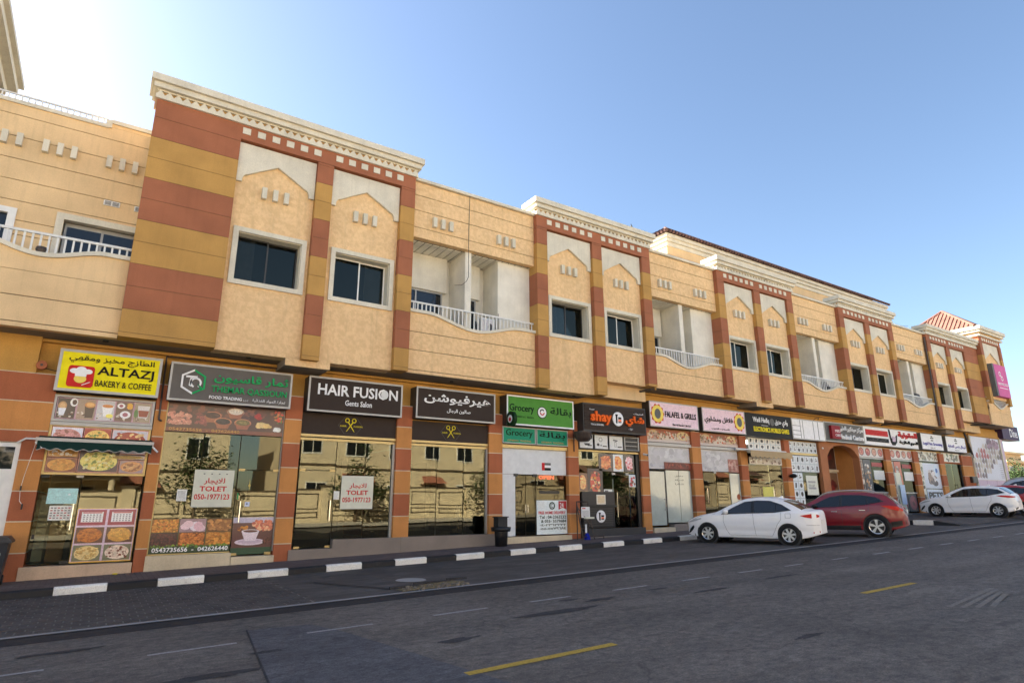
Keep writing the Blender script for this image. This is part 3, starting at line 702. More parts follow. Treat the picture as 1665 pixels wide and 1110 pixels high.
box('cornice', 'trim', (TX0-.15, TX1+.2, TY-.12, 21, 12.70, 12.82), tw); box('cornice', 'ochre', (TX0-.05, TX1+.1, TY-.05, 20.9, 12.83, 12.95), tw); box('cornice', 'trim', (TX0-.25, TX1+.3, TY-.2, 21.1, 12.95, 13.12), tw); box('cornice', 'trim', (TX0-.35, TX1+.4, TY-.3, 21.2, 13.13, 13.36), tw)
ap = Vector((50.9, 18.7, 15.45)); cs = [Vector((48.6, 16.1, 13.37)), Vector((53, 16.1, 13.37)), Vector((53, 21.2, 13.37)), Vector((48.6, 21.2, 13.37))]
m = MB()
for a, b in zip(cs, cs[1:]+cs[:1]): m.face([a, b, ap])
rf = m.build('roof', 'tower_tile', tw)
for a, b in ((cs[3], cs[0]), (cs[0], cs[1])):
    nn = 18
    for k in range(nn):
        t = (k+.5)/nn; p = a.lerp(b, t); f = 1-abs(2*t-1); up = p.lerp(ap if False else (a.lerp(b, .5)).lerp(ap, 1.0), 0)
        mid = a.lerp(b, .5); q = p+(ap-mid)*f*.98
        MB().cyl(p+Vector((0, 0, .01)), q+Vector((0, 0, .02)), .05, 6).build('tile_row', 'tower_tile', rf)
MB().tube([cs[0], ap, cs[1]], .1, 8).tube([cs[3], ap], .1, 8).build('ridge', 'tower_tile', rf)

# ---- roof-top storey behind, with a tiled eave
ph = thing('rooftop_storey', 'set-back pale cream rooftop storey with dark red tiled eave behind the parapets', 'building', (34, 23, 11.6))
box('wall', 'cream_smooth', (22.95, 45.0, 20.1, 27, 11.62, 14.9), ph); box('skirting', 'red', (22.9, 45.05, 20.05, 27, 13.9, 14.12), ph)
for i, (d, a, b) in enumerate(((.06, 14.6, 14.82), (.16, 14.83, 15.0), (.26, 15.01, 15.2))): box('cornice', 'trim', (22.95-d, 45+d, 20.1-d, 27+d, a, b), ph)
pr = MB(); pr.face([(22.55, 19.7, 15.21), (45.4, 19.7, 15.21), (44.7, 20.4, 15.72), (23.25, 20.4, 15.72)]); pr.face([(22.55, 27, 15.21), (22.55, 19.7, 15.21), (23.25, 20.4, 15.72), (23.25, 27, 15.72)]); pr.face([(23.25, 20.4, 15.72), (44.7, 20.4, 15.72), (44.7, 27, 15.72), (23.25, 27, 15.72)])
pr = pr.build('tiled_eave', 'roof_dark', ph)
m = MB(); x = 22.6
while x < 45.3:
    t = max(.06, min(1, (x-22.55)/.7, (45.4-x)/.7)); m.cyl((x, 19.68, 15.23), (x, 19.68+.72*t, 15.23+.52*t), .085, 6); x += .24
y = 19.8
while y < 27:
    t = min(1, (y-19.7)/.7); m.cyl((22.53, y, 15.23), (22.53+.72*t, y, 15.23+.52*t), .085, 6); y += .24
m.tube([(22.55, 19.7, 15.25), (23.25, 20.4, 15.77)], .09, 8).tube([(23.2, 20.4, 15.77), (44.7, 20.4, 15.77)], .07, 8)
tag(m.build('tile_rows', 'roof_dark', pr), kind='stuff')
# ---- taller block at the far left
lt = thing('roof_pavilion', 'yellow rooftop pavilion with white cornice at the far upper left', 'tower', (-6, 19, 11.6))
box('wall', 'cream_smooth', (-9, -4.15, 17.7, 20.7, 11.6, 13.4), lt)
for d, a, b in ((.12, 13.05, 13.26), (.34, 13.27, 13.5), (.56, 13.51, 13.72)): box('cornice', 'trim', (-9-d, -4.15+d, 17.7-d, 20.7+d, a, b), lt)
box('fascia', 'trim', (-9.6, -3.47, 17.0, 21.3, 13.73, 13.86), lt); MB().tube([(-3.7, 20.9, 12.95), (-2.9, 21.3, 13.05)], .012, 5).build('bracket_rod', 'alu', lt)
# ================================================================ ground floor piers and walls
GS = [4.62, 3.97, 3.32, 2.665, 2.0, 1.355, .70]
def gpier(x0, x1, y0=GF, y1=22.2, name='shop_pier', red0=True):
    zb = gz((x0+x1)/2)+.10; top = Z1 if x1 < 14.3 else Z2
    core = box(name, 'grout', (x0+.008, x1-.008, y0+.008, y1, zb, 4.62), bld)
    seams = GS+[zb]
    for i, (a, b) in enumerate(zip(seams, seams[1:])):
        if a-max(b, zb) < .05: continue
        box('course', 'g_red' if i % 2 == 0 else 'g_ochre', (x0, x1, y0, y1-.01, max(b, zb)+.004, a-.02), core)
    return core
PIERS = [(-1.53, -1.09), (.95, 1.20), (4.07, 4.52), (7.36, 7.85), (10.63, 11.15), (13.95, 14.42), (17.55, 17.97), (20.55, 21.1), (23.72, 24.2), (27.08, 27.5), (36.5, 37.12), (39.8, 40.4), (43.1, 43.7), (46.2, 47.75)]
for a, b in PIERS: gpier(a, b)
gpier(-14, -3.4, name='shop_pier')
for a, b, z0, z1, c in ((-14, 14.42, 4.205, Z1, 'g_yellow'), (14.42, 44.4, 4.63, Z2, 'g_yellow'), (44.4, 53.1, 4.8, Z3, 'g_yellow'), (14.42, 17.97, 4.205, 4.63, 'g_ochre')):
    box('upper_wall', c, (a, b, 17.66, 17.95, z0, z1), bld)
box('upper_wall', 'g_yellow', (14.42, 17.97, 17.60, 17.66, 5.2, Z2), bld)
for z in (Z1-.09,): box('soffit_trim', 'g_yellow', (-14, 14.4, 17.52, 17.66, z, z+.07), bld)
box('soffit_trim', 'g_yellow', (14.42, 44.3, 17.52, 17.66, Z2-.08, Z2-.01), bld); box('soffit_trim', 'g_yellow', (47.8, 52.8, 17.4, 17.66, 6.02, 6.1), bld)
for a, b, c in ((3.05, 3.30, 'g_red'), (3.32, 3.95, 'g_ochre'), (3.97, 4.6, 'g_red'), (4.62, Z1, 'g_yellow')): box('wall_course', c, (-3.41, -1.525, GF+.004, 17.66, a, b), bld)
box('wall_course', 'grout', (-3.40, -1.53, GF+.012, 17.65, 3.04, 4.63), bld)

# ================================================================ shopfront helpers
GY = 17.60
def shop(label, x0, x1, zb, ztop, interior='interior', depth=4.2, deepmat=None):
    s = thing('shopfront', label, 'shopfront', ((x0+x1)/2, GY, gz((x0+x1)/2)+.15))
    m = MB(); d = GY+depth
    for q in ([(x0, GY+.1, zb), (x1, GY+.1, zb), (x1, d, zb), (x0, d, zb)], ): m.face(q)
    m.cur = 1
    m.face([(x0, d, zb), (x1, d, zb), (x1, d, ztop), (x0, d, ztop)]); m.face([(x0, GY+.1, zb), (x0, d, zb), (x0, d, ztop), (x0, GY+.1, ztop)])
    m.face([(x1, d, zb), (x1, GY+.1, zb), (x1, GY+.1, ztop), (x1, d, ztop)]); m.face([(x0, d, ztop), (x1, d, ztop), (x1, GY+.1, ztop), (x0, GY+.1, ztop)])
    m.build('interior', ['interior_floor', interior], s)
    return s
def step(s, x0, x1, zt, mat, y0=GF-.03, tiles=0):
    zb = gz(x0)+.05
    t = box('threshold', mat, (x0, x1, y0, GY+.15, zb, zt), s)
    if tiles:
        w = (x1-x0)/tiles
        for k in range(tiles): piece('tile', mat, (w-.008, .012, zt-zb-.14), (x0+w*(k+.5), y0-.005, zb+.1), t)
    return t
_pr = random.Random(11)
def pane(s, x0, x1, z0, z1, mat='shop_glass', y=GY, tilt=.004, name='pane'):
    o = box(name, mat, (x0+.006, x1-.006, y, y+.012, z0, z1), s)
    o.rotation_euler = (_pr.uniform(-tilt, tilt)*.6, 0, _pr.uniform(-tilt, tilt)); return o
def handle(d, x, z0, z1, mat='chrome', y=GY):
    MB().tube([(x, y, z0+.05), (x, y-.07, z0+.05)], .012).tube([(x, y-.07, z0), (x, y-.07, z1)], .016, 8).tube([(x, y, z1-.05), (x, y-.07, z1-.05)], .012).build('handle', mat, d)
def fitting(s, x, z, mat='gold', w=.15, h=.06, y=GY): box('patch_fitting', mat, (x-w/2, x+w/2, y-.025, y+.03, z-h/2, z+h/2), s)
def bars(s, x0, x1, z0, z1, y, mat, t=.05, name='frame', d=.06):
    return MB().box(x0, x1, y-d/2, y+d/2, z1-t, z1).box(x0, x1, y-d/2, y+d/2, z0, z0+t).box(x0, x0+t, y-d/2, y+d/2, z0+t, z1-t).box(x1-t, x1, y-d/2, y+d/2, z0+t, z1-t).build(name, mat, s)
def sign(label, x0, x1, z0, z1, face, frame='alu', depth=.3, border=.05, y=17.2, group=None, faceparts=1):
    s = thing('shop_sign', label, 'sign', ((x0+x1)/2, y, z0), group)
    box('cabinet', 'charcoal' if depth > .2 and frame != 's_dgrey' else frame, (x0+.004, x1-.004, y+.012, 17.66 if depth > .2 else y+depth, z0+.004, z1-.004), s)
    c = MB().box(x0, x1, y-.012, y+.012, z1-border, z1).box(x0, x1, y-.012, y+.012, z0, z0+border).box(x0, x0+border, y-.012, y+.012, z0+border, z1-border).box(x1-border, x1, y-.012, y+.012, z0+border, z1-border)
    c.build('frame', frame, s)
    if face: box('face', face, (x0+border, x1-border, y-.004, y+.011, z0+border, z1-border), s)
    return s
def ring(s, cx, cz, r0, r1, y, mat, name='emblem', a0=0, a1=360, n=28, depth=.012, sq=1):
    m = MB(); A = [R(a0+(a1-a0)*k/n) for k in range(n+1)]
    for p, q in zip(A, A[1:]):
        m.prism([(cx+r0*math.cos(p), cz+r0*sq*math.sin(p)), (cx+r1*math.cos(p), cz+r1*sq*math.sin(p)), (cx+r1*math.cos(q), cz+r1*sq*math.sin(q)), (cx+r0*math.cos(q), cz+r0*sq*math.sin(q))], y-depth, y)
    return m.build(name, mat, s)
def disc(s, cx, cz, r, y, mat, name='emblem', depth=.01, sq=1, n=24):
    return MB().prism([(cx+r*math.cos(2*math.pi*k/n), cz+r*sq*math.sin(2*math.pi*k/n)) for k in range(n)], y-depth, y).build(name, mat, s)
for n_, c_, r_ in (('s_yellow', C(214, 200, 22), .4), ('s_grey', C(92, 88, 84), .45), ('s_brown', C(52, 43, 38), .4), ('s_green', C(72, 128, 52), .4), ('s_teal', C(38, 128, 98), .35), ('s_pink', C(214, 188, 196), .4), ('s_black', C(34, 33, 32), .4), ('s_white', C(222, 220, 214), .45), ('s_dgrey', C(92, 92, 90), .45), ('s_redbox', C(130, 34, 40), .4),
                   ('l_black', C(22, 20, 20), .4), ('l_green', C(34, 146, 84), .35), ('l_white', C(232, 228, 218), .45), ('l_red', C(176, 40, 40), .45), ('l_orange', C(232, 92, 28), .4), ('l_dkgreen', C(22, 48, 26), .4), ('l_yellow', C(216, 196, 40), .4), ('l_blue', C(74, 66, 150), .4), ('l_tan', C(190, 150, 90), .4), ('badge_red', C(178, 38, 34), .4), ('skin_y', C(236, 190, 90), .4), ('s_lilac', C(178, 160, 176), .45), ('s_purple', C(64, 48, 74), .45), ('s_magenta', C(182, 78, 130), .45), ('awn_green', C(20, 44, 40), .8), ('awn_tan', C(160, 140, 108), .8), ('panel_white', C(196, 198, 198), .4), ('paper', C(190, 190, 174), .6), ('bluebag', C(20, 34, 130), .5), ('brown_card', C(150, 112, 74), .7)):
    plain(n_, tuple(min(.9, v*1.35) for v in c_), max(r_, .5), spec=.12)
BAGE = plain('neon_red', (1.0, .10, .06), .4, emit=2.2); plain('lamp_panel', (1, .97, .9), .4, emit=1.6)

# ---------------------------------------------------------------- left doorway
d = thing('side_door', 'white panelled door with glazed fanlight at the far left of the shops', 'door', (-2.4, 17.5, gz(-2.4)+.15))
bars(d, -3.4, -1.53, gz(-2)+.1, 3.03, 17.52, 'white_paint', .09); box('transom', 'white_paint', (-3.31, -1.62, 17.49, 17.55, 2.37, 2.46), d)
box('fanlight', 'win_glass', (-3.31, -1.62, 17.52, 17.53, 2.46, 2.94), d); lf = box('leaf', 'white_paint', (-3.31, -1.62, 17.5, 17.54, gz(-2)+.19, 2.37), d)
for a, b in ((.45, 1.2), (1.35, 2.25)): bars(lf, -3.2, -1.75, a, b, 17.495, 'white_paint', .04, 'moulding', .03)

# ---------------------------------------------------------------- 1 bakery
s = shop('bakery front with food photo panels and a dirty glass door', -1.09, .95, .42, 4.2)
step(s, -1.16, .93, .40, 'tile_pink', tiles=3)
bars(s, -1.09, .93, 3.56, 4.17, GY-.10, 'alu', .05, 'panel_frame'); bars(s, -1.09, .93, 2.36, 3.5, GY-.05, 'gold', .05, 'panel_frame'); box('panel_rail', 'alu', (-1.1, .94, GY-.12, GY+.02, 3.47, 3.55), s)
cups = [((52, 36, 34), (176, 130, 80), (210, 214, 222)), ((150, 128, 110), (196, 130, 62), (58, 40, 34)), ((186, 184, 186), (196, 120, 40), (226, 226, 228)), ((104, 78, 66), (206, 190, 196), (150, 70, 90)), ((150, 134, 112), (132, 48, 24), (176, 120, 90))]
for i, (bgc, c1, c2) in enumerate(cups):
    x0 = -1.03+i*.382; p = Print(x0, x0+.376, 3.62, 4.11, GY-.11, C(196, 150, 170)); p.rect(.03, .97, .02, .98, C(*bgc))
    p.blobs(.05, .95, .05, .4, [C(90, 56, 40), C(*bgc), C(200, 190, 180)], 12, .03, i)
    if i == 0: p.disc(.3, .6, .22, .22, C(*c1)); p.disc(.3, .6, .15, .14, C(200, 160, 110)); p.poly([(.1, .5), (.5, .5), (.42, .15), (.18, .15)], C(*c2)); p.disc(.85, .8, .2, .2, C(225, 222, 220)); p.disc(.88, .8, .12, .13, C(60, 30, 25))
    elif i == 1: p.poly([(.4, .75), (.95, .75), (.88, .1), (.48, .1)], C(*c2)); p.disc(.68, .72, .28, .14, C(*c1)); p.disc(.68, .74, .2, .09, C(220, 170, 100))
    elif i == 2: p.poly([(.3, .72), (.92, .72), (.8, .22), (.42, .22)], C(*c2)); p.disc(.6, .72, .3, .08, C(*c1)); p.disc(.75, .25, .2, .1, C(230, 210, 90))
    elif i == 3:
        for cx, cy, r in ((.3, .78, .22), (.58, .36, .3)): p.disc(cx, cy, r, r*.62, C(226, 220, 224)); p.disc(cx, cy, r*.5, r*.34, C(150, 80, 96))
        p.blobs(.6, .95, .6, .95, [C(220, 160, 40)], 5, .05, 3)
    else: p.poly([(.2, .85), (.9, .85), (.8, .25), (.3, .25)], C(200, 196, 196)); p.poly([(.25, .62), (.86, .62), (.78, .3), (.33, .3)], C(*c1)); p.disc(.15, .45, .12, .2, C(70, 110, 50))
    p.build('menu_photo', s, 'gloss_print')
foods = [(-1.03, -.44, 2.96, 3.44, (206, 208, 220), [(190, 130, 130), (150, 90, 80)]), (-.42, .12, 2.96, 3.44, (150, 40, 30), [(226, 180, 90), (206, 150, 60), (110, 130, 60)]), (.14, .88, 2.86, 3.44, (184, 182, 192), [(150, 44, 30), (214, 176, 120)]),
         (-1.03, -.46, 2.76, 2.94, (190, 150, 90), [(176, 120, 40), (210, 200, 190)]), (-1.03, -.46, 2.42, 2.74, (120, 70, 50), [(206, 150, 70), (190, 128, 52)]), (-.44, .36, 2.42, 2.94, (80, 64, 70), [(214, 206, 120), (200, 180, 90), (120, 140, 60), (226, 220, 170)]), (.38, .88, 2.42, 2.72, (150, 130, 140), [(190, 130, 80), (206, 160, 110), (130, 80, 50)]), (.14, .88, 2.74, 2.84, (176, 166, 168), [(150, 120, 40)])]
for i, (a, b, c, e, bgc, pal) in enumerate(foods):
    p = Print(a, b, c, e, GY-.07, C(214, 150, 140)); p.rect(.015, .985, .03, .97, C(*bgc)); p.disc(.5, .5, .46, .42, C(*pal[0]), 18); p.blobs(.1, .9, .12, .88, [C(*q) for q in pal], 60 if b-a > .6 else 34, .045, 20+i); p.build('menu_photo', s, 'gloss_print')
dr = pane(s, -1.07, -.31, .45, 2.34, 'clear_glass', name='door'); handle(dr, -.38, 1.15, 1.72); fitting(s, -.35, 2.33, 'alu', .14, .05); fitting(s, -1.0, 2.33, 'black', .16, .07); fitting(s, -.38, .46, 'black', .18, .06); fitting(s, -1.02, 1.02, 'black', .05, .1)
pane(s, -.30, .91, 1.60, 2.36, 'shop_glass'); pane(s, -.30, .91, .42, 1.60, 'clear_glass')
p = Print(-.29, .90, .43, 1.62, GY-.008, C(214, 170, 60)); p.rect(.01, .99, .02, .99, C(214, 190, 208))
pal = [[(206, 214, 226)], [(206, 200, 214)], [(190, 110, 40), (160, 84, 30)], [(196, 140, 60), (214, 160, 70)], [(216, 190, 130), (190, 150, 80)], [(220, 200, 180), (196, 170, 150), (120, 60, 40)]]
for i in range(6):
    u0 = .03+.49*(i % 2); v0 = .68-.325*(i//2); bgc = C(150, 50, 70) if i < 2 else C(96, 60, 46) if i < 4 else C(112, 110, 84)
    p.rect(u0, u0+.45, v0, v0+.29, bgc)
    if i < 2:
        p.rect(u0+.05, u0+.40, v0+.06, v0+.25, C(232, 232, 236)); p.rect(u0+.07, u0+.38, v0+.225, v0+.245, C(176, 30, 40))
        for a in range(6):
            for b in range(4): p.rect(u0+.08+a*.052, u0+.105+a*.052, v0+.075+b*.037, v0+.092+b*.037, C(90, 70, 90))
    else: p.disc(u0+.225, v0+.145, .2, .13, C(*pal[i][0]), 18); p.blobs(u0+.04, u0+.41, v0+.03, v0+.26, [C(*q) for q in pal[i]], 42, .035, i)
p.build('menu_board', s, 'gloss_print')
p = Print(-.90, -.34, 1.72, 2.06, GY-.01, C(166, 208, 206)); p.rect(.3, .45, .55, .6, C(190, 222, 220)); p.disc(.72, .6, .05, .06, C(214, 234, 232)); p.build('window_film', s)
p = Print(-.82, -.40, 1.36, 1.68, GY-.008, C(214, 214, 208))
for a in range(6):
    for b in range(5): p.rect(.06+a*.155, .16+a*.155, .12+b*.17, .2+b*.17, C(120, 110, 110) if (a+b) % 3 else C(176, 90, 90))
p.build('notice', s)
it = MB().box(-.78, -.45, 18.3, 18.7, .43, 1.25).build('carton', 'brown_card', s); box('freezer', 'panel_white', (-.1, .8, 19.2, 19.9, .43, 1.3), s); box('shelf', 'alu', (-1.05, -.85, 18.6, 20.5, .43, 1.9), s)
awn = thing('awning', 'short rolled dark green awning with scalloped valance over the bakery', 'awning', (0, 17.2, 3.0))
MB().box(-1.26, 1.0, 16.98, 17.06, 3.06, 3.13).build('front_rail', 'alu', awn); MB().cyl((-1.2, 17.35, 3.12), (.95, 17.35, 3.12), .07, 12).build('roller', 'white_paint', awn)
MB().face([(-1.22, 17.0, 3.135), (.97, 17.0, 3.135), (.97, 17.36, 3.2), (-1.22, 17.36, 3.2)]).build('canopy', 'awn_green', awn)
n = 80; top = [(-1.22+2.19*k/n, 3.07) for k in range(n+1)]; bot = [(x, 2.88-.022*math.cos((x+1.22)/2.19*2*math.pi*9)) for x, z in top]
MB().strip(top, bot, 16.985, 16.992).build('valance', 'awn_green', awn); MB().strip([(a, b+.006) for a, b in bot], [(a, b-.006) for a, b in bot], 16.98, 16.986).build('valance_braid', 'alu', awn)
for xx in (-1.24, .98): MB().tube([(xx, 17.45, 3.1), (xx, 17.02, 3.02)], .025).tube([(xx, 17.02, 3.02), (xx+.12, 17.0, 2.9)], .022).build('arm', 'white_paint', awn)
MB().tube([(-1.6, 17.38, 3.02), (-1.45, 17.3, 3.12), (-1.22, 17.1, 3.1)], .02).build('arm', 'white_paint', awn)
MB().tube([(-1.24, 17.05, 3.05), (-1.36, 17.35, 2.3), (-1.38, 17.38, 2.1)], .006, 4).tube([(-1.38, 17.38, 1.98), (-1.36, 17.38, 1.78), (-1.3, 17.38, 1.7)], .006, 4).build('crank_cord', 'white_paint', awn)
MB().cyl((-1.38, 17.38, 2.0), (-1.38, 17.38, 2.1), .016).cyl((-1.3, 17.38, 1.6), (-1.3, 17.38, 1.72), .016).build('crank_grip', 'black', awn)
sg = sign('yellow lightbox sign with red chef-hat badge above the bakery', -1.13, .95, 4.22, 5.20, 's_yellow', depth=.3, border=.06); Y = 17.19
letters('الطازج مخبز ومقهي', -.94, .78, 4.90, 5.09, Y, 'l_black', sg, ar=True, bold=.012)
letters('ALTAZJ', -.36, .80, 4.59, 4.86, Y, 'l_black', sg, bold=.02); letters('BAKERY & COFFEE', -.37, .78, 4.38, 4.53, Y, 'l_black', sg, bold=.01)
m = MB(); q = []
for cx, cz, a in ((-.47, 4.4, 270), (-.47, 4.76, 0), (-.86, 4.76, 90), (-.86, 4.4, 180)):
    q += [(cx+.06*math.cos(R(a+t)), cz+.07*math.sin(R(a+t))) for t in (0, 30, 60, 90)]
bd = m.prism(q, Y-.01, Y).build('badge', 'badge_red', sg)
m = MB()
for cx, cz, rx, rz in ((-.80, 4.70, .09, .06), (-.67, 4.74, .10, .07), (-.54, 4.70, .09, .06), (-.67, 4.66, .13, .06)): m.prism([(cx+rx*math.cos(2*math.pi*k/16), cz+rz*math.sin(2*math.pi*k/16)) for k in range(16)], Y-.016-.001*len(m.f)/18, Y-.01)
m.box(-.78, -.56, Y-.021, Y-.01, 4.58, 4.66).build('hat', 'l_white', bd); disc(bd, -.67, 4.52, .12, Y-.011, 'skin_y', 'disc', .006, .8)
MB().prism([(-.62, 4.37), (-.48, 4.45), (-.46, 4.47), (-.5, 4.455), (-.63, 4.385)], Y-.016, Y-.01).build('spoon', 'l_white', bd)

# ---------------------------------------------------------------- 2 food trading
s = shop('vacant food shop front with dried fruit photos and a white to-let sheet', 1.2, 4.07, .5, 4.2)
step(s, 1.18, 3.04, .52, 'cream_tile', tiles=4); step(s, 3.05, 4.09, .42, 'cream_tile', GF-.02, tiles=2)
p = Print(1.22, 4.06, 3.48, 4.2, GY-.05, C(80, 52, 44)); p.rect(0, 1, 0, .14, C(120, 66, 48))
p.blobs(0, 1, .55, 1, [C(120, 70, 54), C(96, 56, 46), C(74, 50, 44)], 90, .07, 1); p.blobs(.0, .21, .22, .72, [C(196, 130, 110), C(176, 110, 92), C(206, 150, 126)], 60, .055, 2); p.blobs(.22, .34, .22, .7, [C(150, 80, 74), C(130, 66, 60)], 26, .05, 5)
for u, v, c1, c2 in ((.37, .62, (176, 110, 80), (60, 34, 30)), (.46, .42, (186, 120, 84), (40, 32, 36)), (.63, .42, (190, 126, 86), (110, 96, 50)), (.56, .8, (176, 150, 130), (206, 196, 186))):
    p.disc(u, v, .075, .15, C(*c1)); p.poly([(u-.07, v), (u+.07, v), (u+.045, v-.24), (u-.045, v-.24)], C(150, 88, 60)); p.disc(u, v+.01, .062, .11, C(*c2)); p.blobs(u-.055, u+.055, v-.06, v+.1, [C(*c2), tuple(x*1.8 for x in C(*c2))], 12, .035, int(u*100))
p.blobs(.72, .8, .55, .85, [C(196, 50, 40), C(170, 40, 34)], 10, .06, 7); p.blobs(.74, .9, .18, .5, [C(226, 196, 130), C(214, 180, 110)], 8, .09, 8); p.blobs(.9, 1, .15, .35, [C(206, 210, 206)], 10, .06, 9); p.blobs(.9, 1, .45, .95, [C(190, 110, 60), C(196, 60, 40), C(90, 110, 50)], 14, .05, 10)
p.build('banner', s, 'gloss_print'); letters('0543735656  -  042626440', 1.3, 2.95, 3.50, 3.575, GY-.06, 'l_tan', s, bold=.01, depth=.004)
for xx in (1.2, 4.05): box('edge_trim', 'gold' if xx < 2 else 'alu', (xx, xx+.03, GY-.06, GY+.02, .52, 4.2), s)
pane(s, 1.23, 2.13, 1.36, 3.46); pane(s, 2.14, 3.02, 1.36, 3.46); pane(s, 3.03, 4.05, 2.58, 3.46); dr = pane(s, 3.04, 4.05, .45, 2.56, name='door'); handle(dr, 3.16, 1.25, 1.78); fitting(s, 3.12, 2.57); fitting(s, 3.98, 2.57); fitting(s, 3.12, .47); fitting(s, 3.95, .47)
box('edge_trim', 'gold', (1.22, 3.03, GY-.04, GY+.02, .525, .55), s)
p = Print(1.23, 3.02, .56, 1.36, GY-.008, C(60, 66, 40)); cells_ = [((206, 140, 50), (190, 110, 36)), ((226, 180, 190), (236, 200, 206)), ((150, 96, 50), (190, 130, 70)), ((96, 50, 46), (70, 38, 40)), ((176, 96, 40), (200, 120, 54)), ((206, 140, 60), (180, 110, 40))]
for i in range(6):
    u0 = (i % 3)*.338; v0 = .6 if i < 3 else .2
    p.rect(u0, u0+.326, v0, v0+.39, tuple(x*.4 for x in C(*cells_[i][0]))); p.blobs(u0, u0+.326, v0, v0+.39, [C(*q) for q in cells_[i]], (90, 9, 30, 90, 70, 60)[i], (.035, .11, .06, .034, .04, .05)[i], 30+i)
p.blobs(0, 1, .12, .26, [C(96, 130, 44), C(130, 150, 50), C(70, 96, 40)], 60, .03, 40); p.rect(0, 1, 0, .17, C(40, 62, 40)); p.build('food_film', s, 'gloss_print'); letters('0543735656  -  042626440', 1.3, 2.98, .585, .69, GY-.02, 'l_white', s, bold=.02, depth=.004)
p = Print(3.05, 4.04, .46, 1.37, GY-.008, C(36, 70, 48)); p.rect(0, 1, .18, 1, C(90, 52, 50)); p.rect(0, 1, .85, 1, C(176, 170, 190)); p.blobs(.45, 1, .6, .95, [C(206, 110, 80), C(226, 160, 120), C(170, 80, 64)], 26, .08, 3); p.blobs(.1, .45, .55, .8, [C(206, 130, 40), C(120, 60, 40)], 8, .05, 4); p.disc(.45, .33, .38, .09, C(206, 190, 200)); p.disc(.45, .34, .3, .06, C(186, 166, 180)); p.poly([(.22, .62), (.66, .62), (.58, .36), (.32, .36)], C(216, 200, 206)); p.disc(.44, .62, .22, .05, C(226, 212, 216)); p.disc(.44, .62, .18, .035, C(96, 50, 36)); p.blobs(.75, 1, .25, .45, [C(70, 36, 30), C(110, 60, 50)], 20, .03, 6); p.build('food_film', s, 'gloss_print')
p = Print(3.28, 3.42, 2.0, 2.34, GY-.006); p.poly([(.5, 1), (.56, .6), (.7, .5), (.56, .4), (.5, .0), (.44, .4), (.3, .5), (.44, .6)], C(206, 176, 80)); p.build('star_sticker', s); p = Print(3.28, 3.40, 1.64, 1.76, GY-.006, C(190, 200, 220)); p.rect(.3, .55, .35, .7, C(40, 50, 90)); p.build('notice', s); p = Print(3.07, 3.11, 1.82, 1.98, GY-.006, C(40, 130, 70)); p.build('notice', s)
def tolet(label, x0, x1, z0, z1, a='للايجار', holes=False):
    t = thing('to_let_notice', label, 'notice', ((x0+x1)/2, GY-.02, z0)); box('sheet', 'paper', (x0, x1, GY-.02, GY-.014, z0, z1), t); w = x1-x0; h = z1-z0
    letters(a, x0+.25*w, x0+.78*w, z0+.60*h, z0+.78*h, GY-.0202, 'l_red', t, ar=True, bold=.02, depth=.004); letters('TOLET', x0+.16*w, x0+.84*w, z0+.42*h, z0+.56*h, GY-.0202, 'l_red', t, bold=.025, depth=.004); letters('050-1977123', x0+.05*w, x0+.93*w, z0+.2*h, z0+.35*h, GY-.0202, 'l_red', t, bold=.02, depth=.004)
    if holes:
        for k in range(4): box('tape', 'black', (x0+w*(.22+.19*k), x0+w*(.26+.19*k), GY-.022, GY-.02, z1-.11, z1-.09), t)
    return t
tolet('white to-let sheet with taped top on the dried fruit shop glass', 2.02, 2.95, 1.63, 2.55, holes=True)
p = Print(1.68, 1.90, 1.78, 2.06, GY-.01, C(206, 208, 204));
for k in range(9): p.rect(.1, .85, .1+k*.09, .13+k*.09, C(150, 150, 150))
p.build('notice', s)
sg = sign('grey lightbox sign with white and green hexagon emblem and green lettering', 1.14, 4.11, 4.20, 5.17, 's_grey', border=.05); Y = 17.19
H = [(1.68+.32*math.cos(R(90+60*k)), 4.70+.325*math.sin(R(90+60*k))) for k in range(7)]
for mt, ks in (('l_white', (0, 1, 2)), ('l_green', (3, 4, 5))):
    m = MB()
    for k in ks:
        a, b = H[k], H[k+1]; i_ = lambda q: (1.68+(q[0]-1.68)*.84, 4.7+(q[1]-4.7)*.84); m.prism([a, b, i_(b), i_(a)], Y-.02, Y)
    m.build('emblem', mt, sg)
MB().box(1.50, 1.76, Y-.02, Y, 4.80, 4.85).prism([(1.60, 4.80), (1.58, 4.6), (1.63, 4.57), (1.65, 4.80)], Y-.02, Y).build('emblem', 'l_white', sg); ring(sg, 1.735, 4.68, .09, .135, Y, 'l_white', 'emblem', -60, 250, 20, .02); MB().prism([(1.78, 4.62), (1.86, 4.52), (1.9, 4.55), (1.81, 4.65)], Y-.02, Y).build('emblem', 'l_green', sg)
letters('ثمار قاسيون', 2.15, 4.0, 4.72, 4.99, Y, 'l_green', sg, ar=True, bold=.02, depth=.03); letters('THEMAR QASSIOUN', 2.11, 3.98, 4.46, 4.65, Y, 'l_green', sg, bold=.01, depth=.03)
letters('FOOD TRADING', 2.08, 2.86, 4.31, 4.39, Y, 'l_white', sg, bold=.02); letters('L.L.C', 2.9, 3.02, 4.31, 4.35, Y, 'l_white', sg); letters('تجارة المواد الغذائية', 3.12, 3.96, 4.30, 4.40, Y, 'l_white', sg, ar=True)

